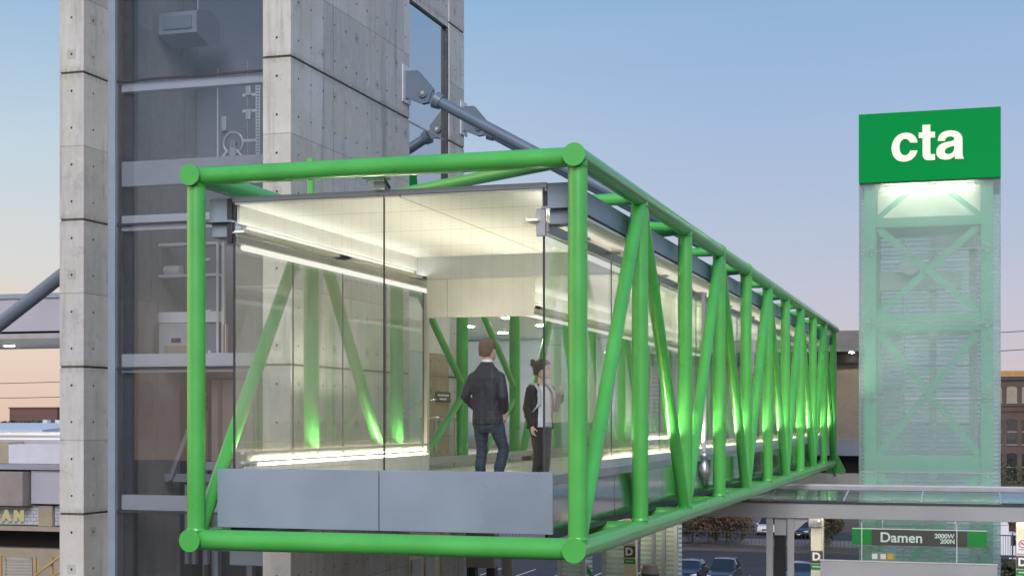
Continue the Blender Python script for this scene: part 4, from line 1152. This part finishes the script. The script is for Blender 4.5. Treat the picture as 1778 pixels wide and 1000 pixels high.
# ================================================================== END HOUSE, BRICK BUILDINGS
eh = thing('end_house', (-5.5, 60, GROUND), 'tan walled house at the far end of the footbridge, left of the glass tower', 'building')
bx(-12, -2.6, 58.6, 64, 2.62, 3.36).build('parapet', 'grey_brown_panel', eh)
bx(-12.5, -2.4, 57.2, 64, 2.50, 2.61).build('canopy_edge', 'steel_rail', eh)
bx(-12, -2.6, 58.4, 64, 2.08, 2.495).build('recess_shade_block', 'dark_void', eh)  # solid near-black block; the shade of the recess is in its colour
bx(-12, -2.6, 58.6, 64, -0.86, 2.07).build('wall', 'brick_tan', eh)
bx(-12.2, -2.5, 58.2, 64, -1.42, -0.865).build('floor_beam', 'steel_blue', eh)
bx(-12, -2.6, 58.9, 64, -2.1, -1.425).build('shadow_gap', 'dark_void', eh)  # black block whose colour stands for the shadowed slot
bx(-12.2, -2.5, 58.3, 64, -2.7, -2.105).build('base_slab', 'plain_concrete', eh)
for x in (-11.6, -2.9):
    MB().cyl((x, 60, GROUND), (x, 60, -2.7), 0.3, n=24).build('column', 'plain_concrete', eh)
MB().cyl((-4.2, 58.0, 2.485), (-4.2, 58.0, 2.498), 0.08, n=16).build('downlight', 'downlight', eh)

def brick_building(x0, x1, y0, y1, ztop, label, ochre=True, group=None):
    t = thing('brick_building', ((x0 + x1) / 2, (y0 + y1) / 2, GROUND), label, 'building', group)
    o = bx(x0, x1, y0, y1, GROUND, ztop - 0.9).build('wall', 'brick_dark', t)
    bx(x0 - 0.15, x1 + 0.15, y0 - 0.25, y1, ztop - 0.55, ztop).build('parapet', 'ochre_stone' if ochre else 'brick_dark', t)
    bx(x0 - 0.1, x1 + 0.1, y0 - 0.15, y1, ztop - 0.89, ztop - 0.56).build('cornice', 'dark_metal', t)
    for z in (ztop - 3.35, ztop - 3.85):
        bx(x0, x1, y0 - 0.10, y0 - 0.005, z, z + 0.18).build('string_course', 'brick_dark', t)
    n = int((x1 - x0) / 1.40)
    for k in range(min(n, 30)):
        x = x0 + 0.75 + k * 1.38
        for (zt, zb, m) in ((ztop - 1.45, ztop - 3.0, 'tan_stucco'), (ztop - 4.6, ztop - 6.95, 'window_dark'), (ztop - 7.8, ztop - 10.5, 'window_dark')):
            if zb < GROUND + 0.3: continue
            arch = [(x - 0.47, zb), (x + 0.47, zb)] + [(x + 0.47 * math.cos(math.pi * j / 8), zt - 0.16 + 0.16 * math.sin(math.pi * j / 8)) for j in range(9)]
            f = MB().prism(arch, 'y', y0 - 0.03, y0 - 0.006).build('window', m, t)
            if m == 'window_dark':
                bx(x - 0.44, x + 0.44, y0 - 0.05, y0 - 0.032, (zt + zb) / 2 - 0.03, (zt + zb) / 2 + 0.03).build('sash_bar', 'grey_metal', f)
            bx(x - 0.52, x + 0.52, y0 - 0.10, y0 - 0.004, zb - 0.12, zb - 0.005).build('sill', 'grey_brown_panel', f)
            ar = [(x + 0.60 * math.cos(math.pi * j / 8), zt - 0.16 + 0.28 * math.sin(math.pi * j / 8)) for j in range(9)]
            ar += [(x + 0.48 * math.cos(math.pi * j / 8), zt - 0.16 + 0.165 * math.sin(math.pi * j / 8)) for j in range(8, -1, -1)]
            MB().prism(ar, 'y', y0 - 0.07, y0 - 0.004).build('lintel', 'brick_dark', f)
brick_building(1.9, 26.0, 150, 165, 4.5, 'dark brick building with ochre parapet and arched windows, right of the glass tower')

# ================================================================== VEGETATION
def leaf_cloud(mb, c, rx, ry, rz, n, s0, s1, rnd):
    for _ in range(n):
        while True:
            p = Vector((rnd.uniform(-1, 1), rnd.uniform(-1, 1), rnd.uniform(-1, 1)))
            if p.length < 1: break
        q = Vector((c[0] + p.x * rx, c[1] + p.y * ry, c[2] + p.z * rz))
        if noise.noise(q * 0.9) < -0.12: continue
        s = rnd.uniform(s0, s1)
        a = Vector((rnd.uniform(-1, 1), rnd.uniform(-1, 1), rnd.uniform(-1, 1))).normalized()
        b = a.cross(Vector((rnd.uniform(-1, 1), rnd.uniform(-1, 1), rnd.uniform(-1, 1)))).normalized()
        mb.face([q + a * s, q + b * s * 0.6, q - a * s, q - b * s * 0.6])
def shrub(name, x, y, h, wd, mat, label, group, seed, trunk=0.10, n=900):
    rnd = random.Random(seed)
    t = thing(name, (x, y, GROUND), label, 'tree' if 'tree' in name else 'shrub', group)
    tb = MB(); lb = MB()
    tb.tube([(x, y, GROUND - 0.1), (x + rnd.uniform(-.15, .15), y, GROUND + h * 0.3), (x + rnd.uniform(-.3, .3), y, GROUND + h * 0.8)], [trunk, trunk * 0.8, trunk * 0.3], n=8)
    for k in range(9):
        a = rnd.uniform(0, 6.28); z0 = GROUND + h * rnd.uniform(0.15, 0.6)
        e = Vector((x + math.cos(a) * wd * rnd.uniform(.3, .5), y + math.sin(a) * wd * rnd.uniform(.3, .5), z0 + h * rnd.uniform(.2, .4)))
        tb.tube([(x, y, z0), Vector((x, y, z0)).lerp(e, .5) + Vector((0, 0, .2)), e], [trunk * .45, trunk * .3, trunk * .1], n=6)
        leaf_cloud(lb, e, wd * .30, wd * .30, h * .20, n // 9, 0.06, 0.17, rnd)
    leaf_cloud(lb, (x, y, GROUND + h * .55), wd * .45, wd * .45, h * .45, n // 3, 0.06, 0.17, rnd)
    tb.build('trunk', 'bark', t); lb.build('crown', mat, t, fixn=False)
bl = ['bare brown tree with a pale forked trunk beyond the car park, under the canopy beam',
      'dark olive evergreen beyond the car park, just right of the glazed shelter',
      'rust brown bushy tree beyond the car park, left of the white car',
      'dry brown shrub between the evergreen and the forked tree beyond the car park',
      'low dry shrub in front of the rust brown tree']
for k, (x, y, h, wd, mt, tr) in enumerate(((-21.5, 133, 7.5, 4.2, 'leaf_brown', 0.24), (-25.5, 132, 7.0, 3.6, 'leaf_olive', 0.14), (-19.3, 134, 6.6, 3.4, 'leaf_brown', 0.14),
                                       (-23.4, 131.5, 4.5, 3.6, 'leaf_brown', 0.08), (-20.3, 131.5, 3.6, 3.0, 'leaf_brown', 0.07))):
    shrub('bare_tree' if h > 5 else 'dry_shrub', x, y, h, wd, mt, bl[k], 'trees and shrubs beyond the car park', 20 + k, tr, 2200)
for k, (x, y, h, wd, mt) in enumerate(((-24.6, 128.6, 3.0, 3.0, 'leaf_olive'), (-22.6, 128.2, 2.8, 2.6, 'leaf_brown'), (-21.0, 128.8, 3.2, 2.8, 'leaf_brown'), (-19.2, 128.4, 2.9, 2.8, 'leaf_brown'), (-26.6, 128.5, 3.2, 3.0, 'leaf_olive'))):
    shrub('dry_shrub', x, y, h, wd, mt, ['low olive shrub at the fence under the dark evergreen', 'low brown shrub at the fence, left of the forked tree', 'wide brown shrub at the fence in front of the forked tree',
          'low brown shrub at the fence nearest the white car', 'low olive shrub at the fence nearest the glazed shelter'][k], 'trees and shrubs beyond the car park', 40 + k, 0.05, 1500)
for k, (x, y, h, wd, mt, lb_) in enumerate(((3.9, 146, 6.6, 4.4, 'leaf_olive', 'dark leafy tree in front of the brick building at the right edge'),
                                         (-12.1, 128, 6.0, 2.4, 'leaf_olive', 'dark narrow tree between the cream column and the glass tower'),
                                         (-11.2, 127, 4.2, 2.0, 'leaf_brown', 'brown shrub at the foot of the dark narrow tree, left of the glass tower'),
                                         (2.5, 107, 1.2, 2.4, 'leaf_olive', 'round green shrub below the white box truck'))):
    shrub('street_tree' if h > 5 else 'dry_shrub', x, y, h, wd, mt, lb_, 'trees and shrubs along the street', 60 + k, 0.14, 2200)
# iron fence between the car park and the pavement
fe = thing('iron_fence', (-10, 127, GROUND), 'thin dark iron fence between the car park and the brown shrubs', 'fence')
mb = MB()
for k in range(230): mb.box(-45 + k * 0.32, -44.97 + k * 0.32, 127.0, 127.03, GROUND, GROUND + 1.5)
mb.build('pickets', 'dark_metal', fe)
for z in (0.2, 1.35):
    bx(-45, 28.6, 126.98, 127.05, GROUND + z, GROUND + z + 0.06).build('rail', 'dark_metal', fe)
fe2 = thing('street_railing', (2, 108, GROUND), 'black railing in front of the white box truck', 'railing')
mb = MB()
for k in range(60): mb.box(-1.0 + k * 0.16, -0.97 + k * 0.16, 110.0, 110.03, GROUND + 1.3, GROUND + 2.9)
mb.build('pickets', 'dark_metal', fe2)
for z in (1.4, 2.8): bx(-1, 8.6, 109.98, 110.05, GROUND + z, GROUND + z + 0.07).build('rail', 'dark_metal', fe2)
for x in (-1, 3.0, 8.5): bx(x - .05, x + .05, 109.96, 110.06, GROUND, GROUND + 3.0).build('rail_post', 'dark_metal', fe2)

# ================================================================== VEHICLES
def car(x, y, mat, label, rot=0.0, suv=False):
    """nose towards -Y before turning"""
    t = thing('parked_car', (x, y, GROUND), label, 'car', 'cars in the car park and street')
    h = 1.68 if suv else 1.45
    L = 4.5; W = 0.90
    def sec(yy, zl, zh, wl, wh):
        return [(x - wl, yy, zl), (x - wl * 1.0, yy, (zl + zh) / 2), (x - wh, yy, zh), (x - wh * .5, yy, zh + .02), (x + wh * .5, yy, zh + .02), (x + wh, yy, zh), (x + wl, yy, (zl + zh) / 2), (x + wl, yy, zl)]
    z = GROUND
    st = [(-L/2, .42, .62, .70, .66), (-L/2 + .12, .28, .78, .84, .76), (-L/2 + .6, .22, .90, .90, .82), (-L/2 + 1.3, .22, .98, .90, .84), (-.3, .22, 1.0, .90, .86),
          (1.0, .22, 1.0, .90, .86), (L/2 - .5, .24, .98, .90, .82), (L/2 - .08, .35, .88, .86, .78), (L/2, .45, .80, .74, .70)]
    MB().loft([sec(y + a, z + b, z + c, d, e) for a, b, c, d, e in st], smooth=False).build('body', mat, t, bevel=0.05)
    cb = MB().loft([sec(y + a, z + b, z + c, d, e) for a, b, c, d, e in ((-.95, .97, 1.0, .84, .80), (-.2, .97, h - .03, .84, .66), (.2, .97, h, .84, .66), (1.1, .97, h - .02, .84, .66), (1.75 if suv else 1.65, .97, 1.15, .82, .72))], smooth=False)
    cb.build('cabin', 'car_glass', t, bevel=0.03)
    MB().loft([sec(y + a, z + b, z + c, d, e) for a, b, c, d, e in ((-.28, h - .07, h - .02, .66, .62), (.2, h - .07, h + .012, .68, .64), (1.05, h - .07, h, .68, .64), (1.2, h - .09, h - .04, .66, .6))], smooth=False).build('roof', mat, t, bevel=0.015)
    for yy in (-1.40, 1.35):
        for s in (-1, 1):
            wl = MB().cyl((x + s * .70, y + yy, z + .32), (x + s * .92, y + yy, z + .32), .32, n=24).build('wheel', 'tyre', t)
            MB().cyl((x + s * .915, y + yy, z + .32), (x + s * .93, y + yy, z + .32), .20, n=18).build('rim', 'rim', wl)
    for s in (-1, 1):
        MB().prism([(x + s * .38, z + .68), (x + s * .80, z + .78), (x + s * .80, z + .64), (x + s * .40, z + .60)], 'y', y - L/2 + .02, y - L/2 + .12).build('headlight', 'headlamp', t)
        bx(min(x + s * .45, x + s * .78), max(x + s * .45, x + s * .78), y + L/2 - .06, y + L/2 + .012, z + .68, z + .82).build('tail_light', 'tail_red', t)
        bx(min(x + s * .90, x + s * 1.06), max(x + s * .90, x + s * 1.06), y - .75, y - .62, z + .95, z + 1.08).build('mirror', mat, t)
    bx(x - .36, x + .36, y - L/2 - .02, y - L/2 + .03, z + .48, z + .64).build('grille', 'dark_metal', t)
    MB().prism([(x - .34, z + .64), (x, z + .54), (x + .34, z + .64), (x + .34, z + .60), (x, z + .50), (x - .34, z + .60)], 'y', y - L/2 - .035, y - L/2 - .021).build('grille_bar', 'rim', t)
    bx(x - .16, x + .16, y - L/2 - .03, y - L/2 + .0, z + .38, z + .46).build('number_plate', 'sign_white', t)
    t.rotation_euler = (0, 0, rot)
    return t
car(-14.76, 140.6, 'car_black', 'black car facing the camera with bright headlights, right of the grey double post')
car(-18.1, 143.5, 'car_white', 'white car half hidden behind the grey double post beyond the shrubs', 0.0, True)
car(-10.6, 100.5, 'car_grey', 'grey car in the car park nearest the cream column, only its roof showing')
car(-15.5, 99.6, 'car_grey', 'grey car parked in the middle of the car park row, seen below the forked tree', 0.0, True)
car(-17.9, 100.2, 'car_black', 'dark car at the left end of the car park row, next to the glazed shelter')

tk = thing('box_truck', (2.3, 120, GROUND), 'white box truck parked behind the black railing at the right edge', 'truck')
tx, ty, z = 2.40, 119.0, GROUND
MB().prism([(-2.8 + tx - 1.2, z + 0.75), (tx + 0.55, z + 0.75), (tx + 0.55, z + 3.05), (tx + 0.25, z + 3.45), (tx - 0.2, z + 3.62), (tx - 4.0, z + 3.62)], 'y', ty - 1.1, ty + 1.1).build('cargo_box', 'truck_white', tk, bevel=0.04)
cbp = [(tx + 0.57, z + 0.5), (tx + 2.75, z + 0.5), (tx + 2.8, z + 1.15), (tx + 1.95, z + 1.5), (tx + 1.25, z + 2.35), (tx + 0.57, z + 2.45)]
cabin = MB().prism(cbp, 'y', ty - 0.95, ty + 0.95).build('cab', 'truck_white', tk, bevel=0.06)
MB().prism([(tx + 0.72, z + 1.5), (tx + 1.72, z + 1.5), (tx + 1.12, z + 2.22), (tx + 0.72, z + 2.28)], 'y', ty - 0.975, ty - 0.945).build('side_window', 'car_glass', cabin)
MB().obox((tx + 1.93, ty, z + 1.56), (tx + 1.29, ty, z + 2.33), 1.7, 0.05, up=(0, 1, 0)).xform(Matrix.Identity(4)).build('windscreen', 'car_glass', cabin)
bx(tx - 4.0, tx + 0.56, ty - 1.115, ty - 1.102, z + 3.0, z + 3.06).build('box_trim', 'grey_metal', tk)
bx(tx - 4.0, tx + 2.6, ty - 1.0, ty - 0.98, z + 0.62, z + 0.70).build('side_rail', 'dark_metal', tk)
for xx in (tx - 3.0, tx + 1.9):
    for s in (-1, 1):
        wl = MB().cyl((xx, ty + s * 0.72, z + .40), (xx, ty + s * 0.99, z + .40), .40, n=26).build('wheel', 'tyre', tk)
        MB().cyl((xx, ty + s * 0.985, z + .40), (xx, ty + s * 1.0, z + .40), .24, n=18).build('rim', 'rim', wl)
for s in (-1, 1):
    bx(tx + 2.78, tx + 2.82, ty + s * .6 - .15, ty + s * .6 + .15, z + .85, z + 1.08).build('headlight', 'headlamp', tk)
# ================================================================== PEOPLE
def oval(c, rx, ry, n=20, yaw=0.0, tilt=0.0, back=0.0):
    """horizontal torso ring; back flattens the rear"""
    out = []
    for k in range(n):
        a = 2 * math.pi * k / n
        ca, sa = math.cos(a), math.sin(a)
        x = rx * math.copysign(abs(ca) ** 0.85, ca); y = ry * math.copysign(abs(sa) ** 0.9, sa)
        xr = x * math.cos(yaw) - y * math.sin(yaw); yr = x * math.sin(yaw) + y * math.cos(yaw)
        out.append(Vector((c[0] + xr, c[1] + yr, c[2] + xr * tilt)))
    return out
def rough_up(o, amp, sc, seed, squash=(1, 1, 0.5)):
    """cloth folds: push the surface along its normal"""
    me = o.data
    ns = [v.normal.copy() for v in me.vertices]
    for v, nn in zip(me.vertices, ns):
        p = Vector((v.co.x * squash[0], v.co.y * squash[1], v.co.z * squash[2])) * sc + Vector((seed, seed * 2, 0))
        f = noise.noise(p) + 0.6 * noise.noise(p * 2.3 + Vector((5, 1, 3)))
        v.co += nn * (amp * f)
    me.update()
def head(mb, hc, s, turn, face=True):
    """skull with face; turn = yaw of the nose (0 looks towards +Y). hc = centre of skull, s = head height"""
    h = s
    prof = [(-0.50, .18, .20, .22), (-0.44, .26, .28, .16), (-0.34, .32, .36, .08), (-0.20, .35, .40, .04), (-0.05, .365, .43, .0), (0.10, .375, .46, -.02), (0.25, .36, .45, -.03), (0.37, .30, .38, -.03), (0.45, .20, .26, -.03), (0.495, .08, .11, -.03)]
    rings = []
    for z, rx, ry, oy in prof:
        rings.append([Vector((rx * h * math.cos(2 * math.pi * k / 22), oy * h + ry * h * math.sin(2 * math.pi * k / 22), z * h)) for k in range(22)])
    M = Matrix.Translation(hc) @ Matrix.Rotation(turn, 4, 'Z')
    t = MB().loft(rings)
    # nose, brow, lips, chin, ears
    t.tube([(0, .40 * h, .06 * h), (0, .47 * h, -.06 * h), (0, .52 * h, -.13 * h)], [.035 * h, .05 * h, .055 * h], n=10)
    t.ell((0, .40 * h, .10 * h), .24 * h, .045 * h, .035 * h)
    t.ell((0, .415 * h, -.25 * h), .10 * h, .045 * h, .03 * h)
    t.ell((0, .40 * h, -.29 * h), .09 * h, .045 * h, .03 * h)
    t.ell((0, .36 * h, -.43 * h), .10 * h, .08 * h, .07 * h)
    for e in (-1, 1): t.ell((e * .385 * h, -.02 * h, -.03 * h), .035 * h, .075 * h, .13 * h)
    t.xform(M)
    off = len(mb.v); mb.v += t.v; mb.f += [tuple(i + off for i in f) for f in t.f]; mb.sm += t.sm
    return M
def hand(mb, wrist, direction, palm_n, s=1.0, curl=0.5, thumb_side=1):
    """palm, four unequal bent fingers and a thumb leaving the side of the palm"""
    d = Vector(direction).normalized(); nrm = Vector(palm_n).normalized()
    nrm = (nrm - d * nrm.dot(d)).normalized(); side = d.cross(nrm) * thumb_side
    w0 = Vector(wrist)
    mb.tube([w0, w0 + d * .035 * s, w0 + d * .085 * s], [.026 * s, .038 * s, .038 * s], flat=0.5, up=nrm)
    for k, (off, ln) in enumerate(((.028, .072), (.010, .082), (-.009, .076), (-.027, .060))):
        p = w0 + d * .085 * s + side * off * s
        a1 = curl * (0.5 + .08 * k); a2 = a1 + curl * 0.8; a3 = a2 + curl * 0.6
        pts = [p - d * .012 * s, p]
        for ang, f in ((a1, .42), (a2, .33), (a3, .25)):
            pts.append(pts[-1] + (d * math.cos(ang) + nrm * math.sin(ang)) * ln * f * s)
        mb.tube(pts, [.0095 * s, .0095 * s, .009 * s, .008 * s, .0068 * s], n=8, up=side)
    p = w0 + d * .03 * s + side * .032 * s
    mb.tube([w0 + d * .02 * s + side * .01 * s, p, p + (d * .6 + side * .6 + nrm * .35) * .035 * s, p + (d * .95 + side * .5 + nrm * .7) * .062 * s], [.015 * s, .013 * s, .0115 * s, .009 * s], n=8, up=nrm)
def hair_cap(hc, h, turn, scale, nape, fringe):
    """short hair: the upper and back skull grown outwards"""
    rings = []
    for z in (-.30, -.20, -.08, .06, .20, .33, .43, .51, .56, .585):
        t_ = max(0.0, 1 - ((z - .15) / .45) ** 2) ** 0.5 if z > .15 else 1.0
        rx, ry = .415 * h * t_, .50 * h * t_
        if z < -.1: rx *= .92; ry *= .94
        ring = []
        for k in range(24):
            a = 2 * math.pi * k / 24
            y = -.02 * h + ry * math.sin(a)
            lim = fringe * h if z < .26 else 9
            if z < .02: lim = min(lim, -.10 * h)
            if z < -.12: lim = min(lim, -.18 * h)
            ring.append(Vector((rx * math.cos(a), min(y, lim), z * h)))
        rings.append(ring)
    return MB().loft(rings).xform(Matrix.Translation(hc) @ Matrix.Rotation(turn, 4, 'Z') @ Matrix.Diagonal((scale, scale, 1.0, 1)))

def place(mb, base, turn):
    return mb.xform(Matrix.Translation(base) @ Matrix.Rotation(turn, 4, 'Z'))

# ---- man: back to the camera, weight on his left leg, hands in his pockets
MP = Vector((-5.87, 18.20, FL))
man = thing('person', MP, 'man in navy jacket and blue jeans seen from behind, hands in his pockets', 'person')
mturn = R(-10)
HC = Vector((-0.005, 0.03, 1.792)); HH = 0.262
LH, LK, LA = Vector((-.095, 0, .95)), Vector((-.085, .02, .525)), Vector((-.095, -.03, .09))
RH, RK, RA = Vector((.095, 0, .95)), Vector((.205, .07, .52)), Vector((.150, -.05, .09))
LS, LE, LW = Vector((-.180, -.01, 1.47)), Vector((-.290, -.05, 1.20)), Vector((-.190, .13, 1.02))
RS, RE, RW = Vector((.180, -.01, 1.465)), Vector((.265, -.06, 1.20)), Vector((.215, .08, .99))
b = MB()
head(b, HC, HH, R(-14))
b.tube([(0, .0, 1.48), (0, .005, 1.56), (0, .02, 1.67), (0, .02, 1.74)], [.085, .066, .060, .062], n=16)
b.loft([oval((0, 0, .86), .15, .10), oval((0, 0, .95), .165, .11), oval((0, 0, 1.08), .145, .10), oval((0, 0, 1.25), .165, .11), oval((0, -.005, 1.42), .185, .115), oval((0, -.005, 1.52), .15, .085), oval((0, 0, 1.56), .07, .06)])
for S, E, W, sd_ in ((LS, LE, LW, -1), (RS, RE, RW, 1)):
    b.tube([S, S.lerp(E, .5), E, E.lerp(W, .5), W], [.058, .05, .042, .04, .028])
    hand(b, W, (W - E) + Vector((0, .0, -.15)), Vector((-sd_, 0.3, 0)), 1.05, 0.5, sd_)
for H_, K, A in ((LH, LK, LA), (RH, RK, RA)):
    b.tube([H_, H_.lerp(K, .4), K, K.lerp(A, .4), A], [.088, .078, .056, .055, .038])
    b.tube([A + Vector((0, -.05, -.03)), A + Vector((0, .06, -.045)), A + Vector((0, .15, -.06))], [.038, .038, .03])
place(b, MP, mturn).build('body', 'skin', man, vox=0.009, smooth_it=3)
j = MB()
j.loft([oval((.01, 0, .835), .205, .135), oval((.01, 0, .90), .205, .14), oval((0, 0, 1.02), .188, .132), oval((0, 0, 1.18), .192, .137), oval((0, -.01, 1.33), .212, .142),
        oval((0, -.012, 1.44), .212, .132), oval((0, -.01, 1.515), .178, .108), oval((0, -.004, 1.565), .130, .095), oval((0, .0, 1.605), .092, .082), oval((0, .005, 1.635), .082, .076)])
for S, E, W in ((LS, LE, LW), (RS, RE, RW)):
    j.tube([S + Vector((0, 0, .0)), S.lerp(E, .5), E, E.lerp(W, .55), W.lerp(E, .12)], [.070, .074, .066, .062, .052])
jk = place(j, MP, mturn).build('jacket', 'jacket_navy', man, vox=0.012, smooth_it=3)
rough_up(jk, 0.011, 11.0, 3.0)
l = MB()
l.loft([oval((.015, 0, .735), .12, .10), oval((.01, 0, .80), .17, .122), oval((.005, 0, .86), .182, .128), oval((0, 0, .95), .178, .125), oval((0, 0, 1.02), .165, .115)])
for H_, K, A in ((LH, LK, LA), (RH, RK, RA)):
    l.tube([H_ + Vector((0, 0, -.05)), H_.lerp(K, .35), H_.lerp(K, .75), K, K.lerp(A, .35), K.lerp(A, .75), A + Vector((0, 0, -.02))], [.108, .098, .080, .073, .072, .065, .062])
lg = place(l, MP, mturn).build('jeans', 'jeans_blue', man, vox=0.012, smooth_it=3)
rough_up(lg, 0.009, 13.0, 9.0, (1, 1, 1.6))
place(MB().loft([oval((0, .006, 1.625), .070, .066), oval((0, .008, 1.662), .068, .066)]), MP, mturn).build('shirt_collar', 'shirt_white', man)
hcap = hair_cap(HC, HH, R(-14), 1.0, 0, .26)
ho = place(hcap, MP, mturn).build('hair', 'hair_brown', man, vox=0.010, smooth_it=3); rough_up(ho, 0.004, 60, 1.0, (1, 1, 1))
for e in (-1, 1):
    m_ = MB().ell((e * .16 * HH, .40 * HH, .03 * HH), .05 * HH, .03 * HH, .025 * HH)
    m_.xform(Matrix.Translation(HC) @ Matrix.Rotation(R(-14), 4, 'Z')); place(m_, MP, mturn).build('eye', 'eye_dark', man)
for A in (LA, RA):
    s_ = MB().tube([A + Vector((0, -.06, -.045)), A + Vector((0, .06, -.05)), A + Vector((0, .19, -.062))], [.048, .050, .040], flat=.75, up=(0, 0, 1))
    place(s_, MP, mturn).build('shoe', 'leather_dark', man)

# ---- woman: turned to the right, phone hand raised, grey strap over her shoulder
WP = Vector((-5.53, 19.50, FL))
wom = thing('person', WP, 'woman in black jacket and white shirt, hair in a bun, facing right', 'person')
wt = R(-120)          # local +Y is where she looks
HC = Vector((0, .045, 1.575)); HH = 0.24
b = MB()
M_ = head(b, HC, HH, R(30))
b.tube([(0, 0, 1.28), (0, 0, 1.36), (0, .02, 1.46), (0, .03, 1.53)], [.07, .05, .046, .05], n=14)
b.loft([oval((0, 0, .76), .145, .10), oval((0, 0, .85), .155, .105), oval((0, 0, .98), .12, .085), oval((0, .005, 1.15), .14, .105), oval((0, 0, 1.27), .15, .09), oval((0, 0, 1.35), .10, .065), oval((0, 0, 1.38), .05, .045)])
aL = (Vector((-.165, 0, 1.315)), Vector((-.205, .10, 1.06)), Vector((-.13, .27, 1.24)))     # raised hand
aR = (Vector((.165, 0, 1.315)), Vector((.215, -.03, 1.05)), Vector((.215, .06, .82)))       # hanging hand
for k, (S, E, W) in enumerate((aL, aR)):
    b.tube([S, S.lerp(E, .5), E, E.lerp(W, .5), W], [.048, .042, .035, .032, .023])
    if k == 0: hand(b, W, (W - E) + Vector((.05, .02, .05)), Vector((.6, -.3, .2)), .92, 0.75, -1)
    else: hand(b, W, Vector((0, .12, -1)), Vector((-.8, .2, 0)), .98, 0.55, 1)
lh = ((Vector((-.085, 0, .84)), Vector((-.08, .03, .47)), Vector((-.085, -.02, .08))), (Vector((.085, 0, .84)), Vector((.095, .05, .47)), Vector((.10, .02, .08))))
for H_, K, A in lh:
    b.tube([H_, H_.lerp(K, .4), K, K.lerp(A, .4), A], [.082, .07, .05, .048, .033])
    b.tube([A + Vector((0, -.04, -.03)), A + Vector((0, .06, -.04)), A + Vector((0, .14, -.055))], [.034, .034, .026])
place(b, WP, wt).build('body', 'skin', wom, vox=0.008, smooth_it=3)
s_ = MB().loft([oval((0, .012, .80), .165, .118), oval((0, .012, .95), .145, .11), oval((0, .02, 1.13), .150, .122), oval((0, .015, 1.25), .145, .105), oval((0, .01, 1.33), .10, .07), oval((0, .01, 1.365), .055, .05)])
so = place(s_, WP, wt).build('shirt', 'shirt_white', wom, vox=0.010, smooth_it=3); rough_up(so, 0.006, 14, 4.0)
j = MB()
for sgn in (-1, 1):      # open front: two overlapping half shells
    rings = []
    for z, rx, ry in ((.78, .205, .165), (.95, .185, .15), (1.12, .19, .158), (1.26, .188, .135), (1.345, .128, .082), (1.385, .072, .062)):
        outer = []; inner = []
        for k in range(15):
            a = -math.pi / 2 + (math.pi * 0.72) * k / 14 if sgn > 0 else -math.pi / 2 - (math.pi * 0.72) * k / 14
            outer.append(Vector((rx * math.cos(a), ry * math.sin(a), z)))
            inner.append(Vector(((rx - .03) * math.cos(a), (ry - .03) * math.sin(a), z)))
        rings.append(outer + inner[::-1])
    j.loft(rings)
for S, E, W in (aL, aR):
    j.tube([S, S.lerp(E, .5), E, E.lerp(W, .55), W.lerp(E, .06)], [.078, .074, .064, .060, .048])
jo = place(j, WP, wt).build('jacket', 'cloth_black', wom, vox=0.010, smooth_it=2); rough_up(jo, 0.007, 14, 7.0)
l = MB().loft([oval((0, 0, .72), .155, .112), oval((0, 0, .82), .162, .115), oval((0, 0, .93), .14, .10)])
for H_, K, A in lh:
    l.tube([H_ + Vector((0, 0, -.05)), H_.lerp(K, .4), K, K.lerp(A, .5), A], [.094, .085, .066, .066, .064])
lo_ = place(l, WP, wt).build('trousers', 'cloth_black', wom, vox=0.011, smooth_it=3); rough_up(lo_, 0.007, 12, 2.0)
h_ = hair_cap(HC, HH, R(30), 1.10, 0, .20)
h_.ell((HC.x + .27 * HH, HC.y - .46 * HH, HC.z + .33 * HH), .20 * HH, .20 * HH, .19 * HH)
h_.ell((HC.x + .30 * HH, HC.y - .52 * HH, HC.z + .50 * HH), .13 * HH, .12 * HH, .12 * HH)
hh = place(h_, WP, wt).build('hair', 'hair_dark', wom, vox=0.008, smooth_it=2); rough_up(hh, 0.005, 55, 2.0, (1, 1, 1))
for e in (-1, 1):
    place(MB().ell((e * .16 * HH, .405 * HH, .03 * HH), .05 * HH, .03 * HH, .025 * HH).xform(M_), WP, wt).build('eye', 'eye_dark', wom)
place(MB().ell((0, .455 * HH, -.27 * HH), .085 * HH, .02 * HH, .03 * HH).xform(M_), WP, wt).build('lips', 'lip', wom)
for H_, K, A in lh:
    place(MB().tube([A + Vector((0, -.05, -.04)), A + Vector((0, .06, -.045)), A + Vector((0, .16, -.058))], [.042, .042, .032], flat=.75, up=(0, 0, 1)), WP, wt).build('shoe', 'leather_dark', wom)
bag = thing('backpack', WP + Vector((-.2, .05, 1.1)), 'black backpack on the back of the woman, its grey strap over her shoulder', 'backpack')
bgm = MB().loft([oval((0, -.185, .92), .11, .05), oval((0, -.19, 1.0), .12, .06), oval((0, -.185, 1.2), .115, .055), oval((0, -.17, 1.29), .09, .04)])
place(bgm, WP, wt).build('pack', 'cloth_black', bag, vox=0.012)
st = MB()
for sg in (-1, 1):
    st.tube([(sg * .115, -.15, 1.28), (sg * .12, -.07, 1.385), (sg * .125, .03, 1.385), (sg * .135, .125, 1.28), (sg * .15, .135, 1.12), (sg * .185, .05, 1.0), (sg * .17, -.13, .96)], [.030] * 7, n=10, flat=.35, up=(0, .6, .8))
place(st, WP, wt).build('strap', 'strap_grey', bag)
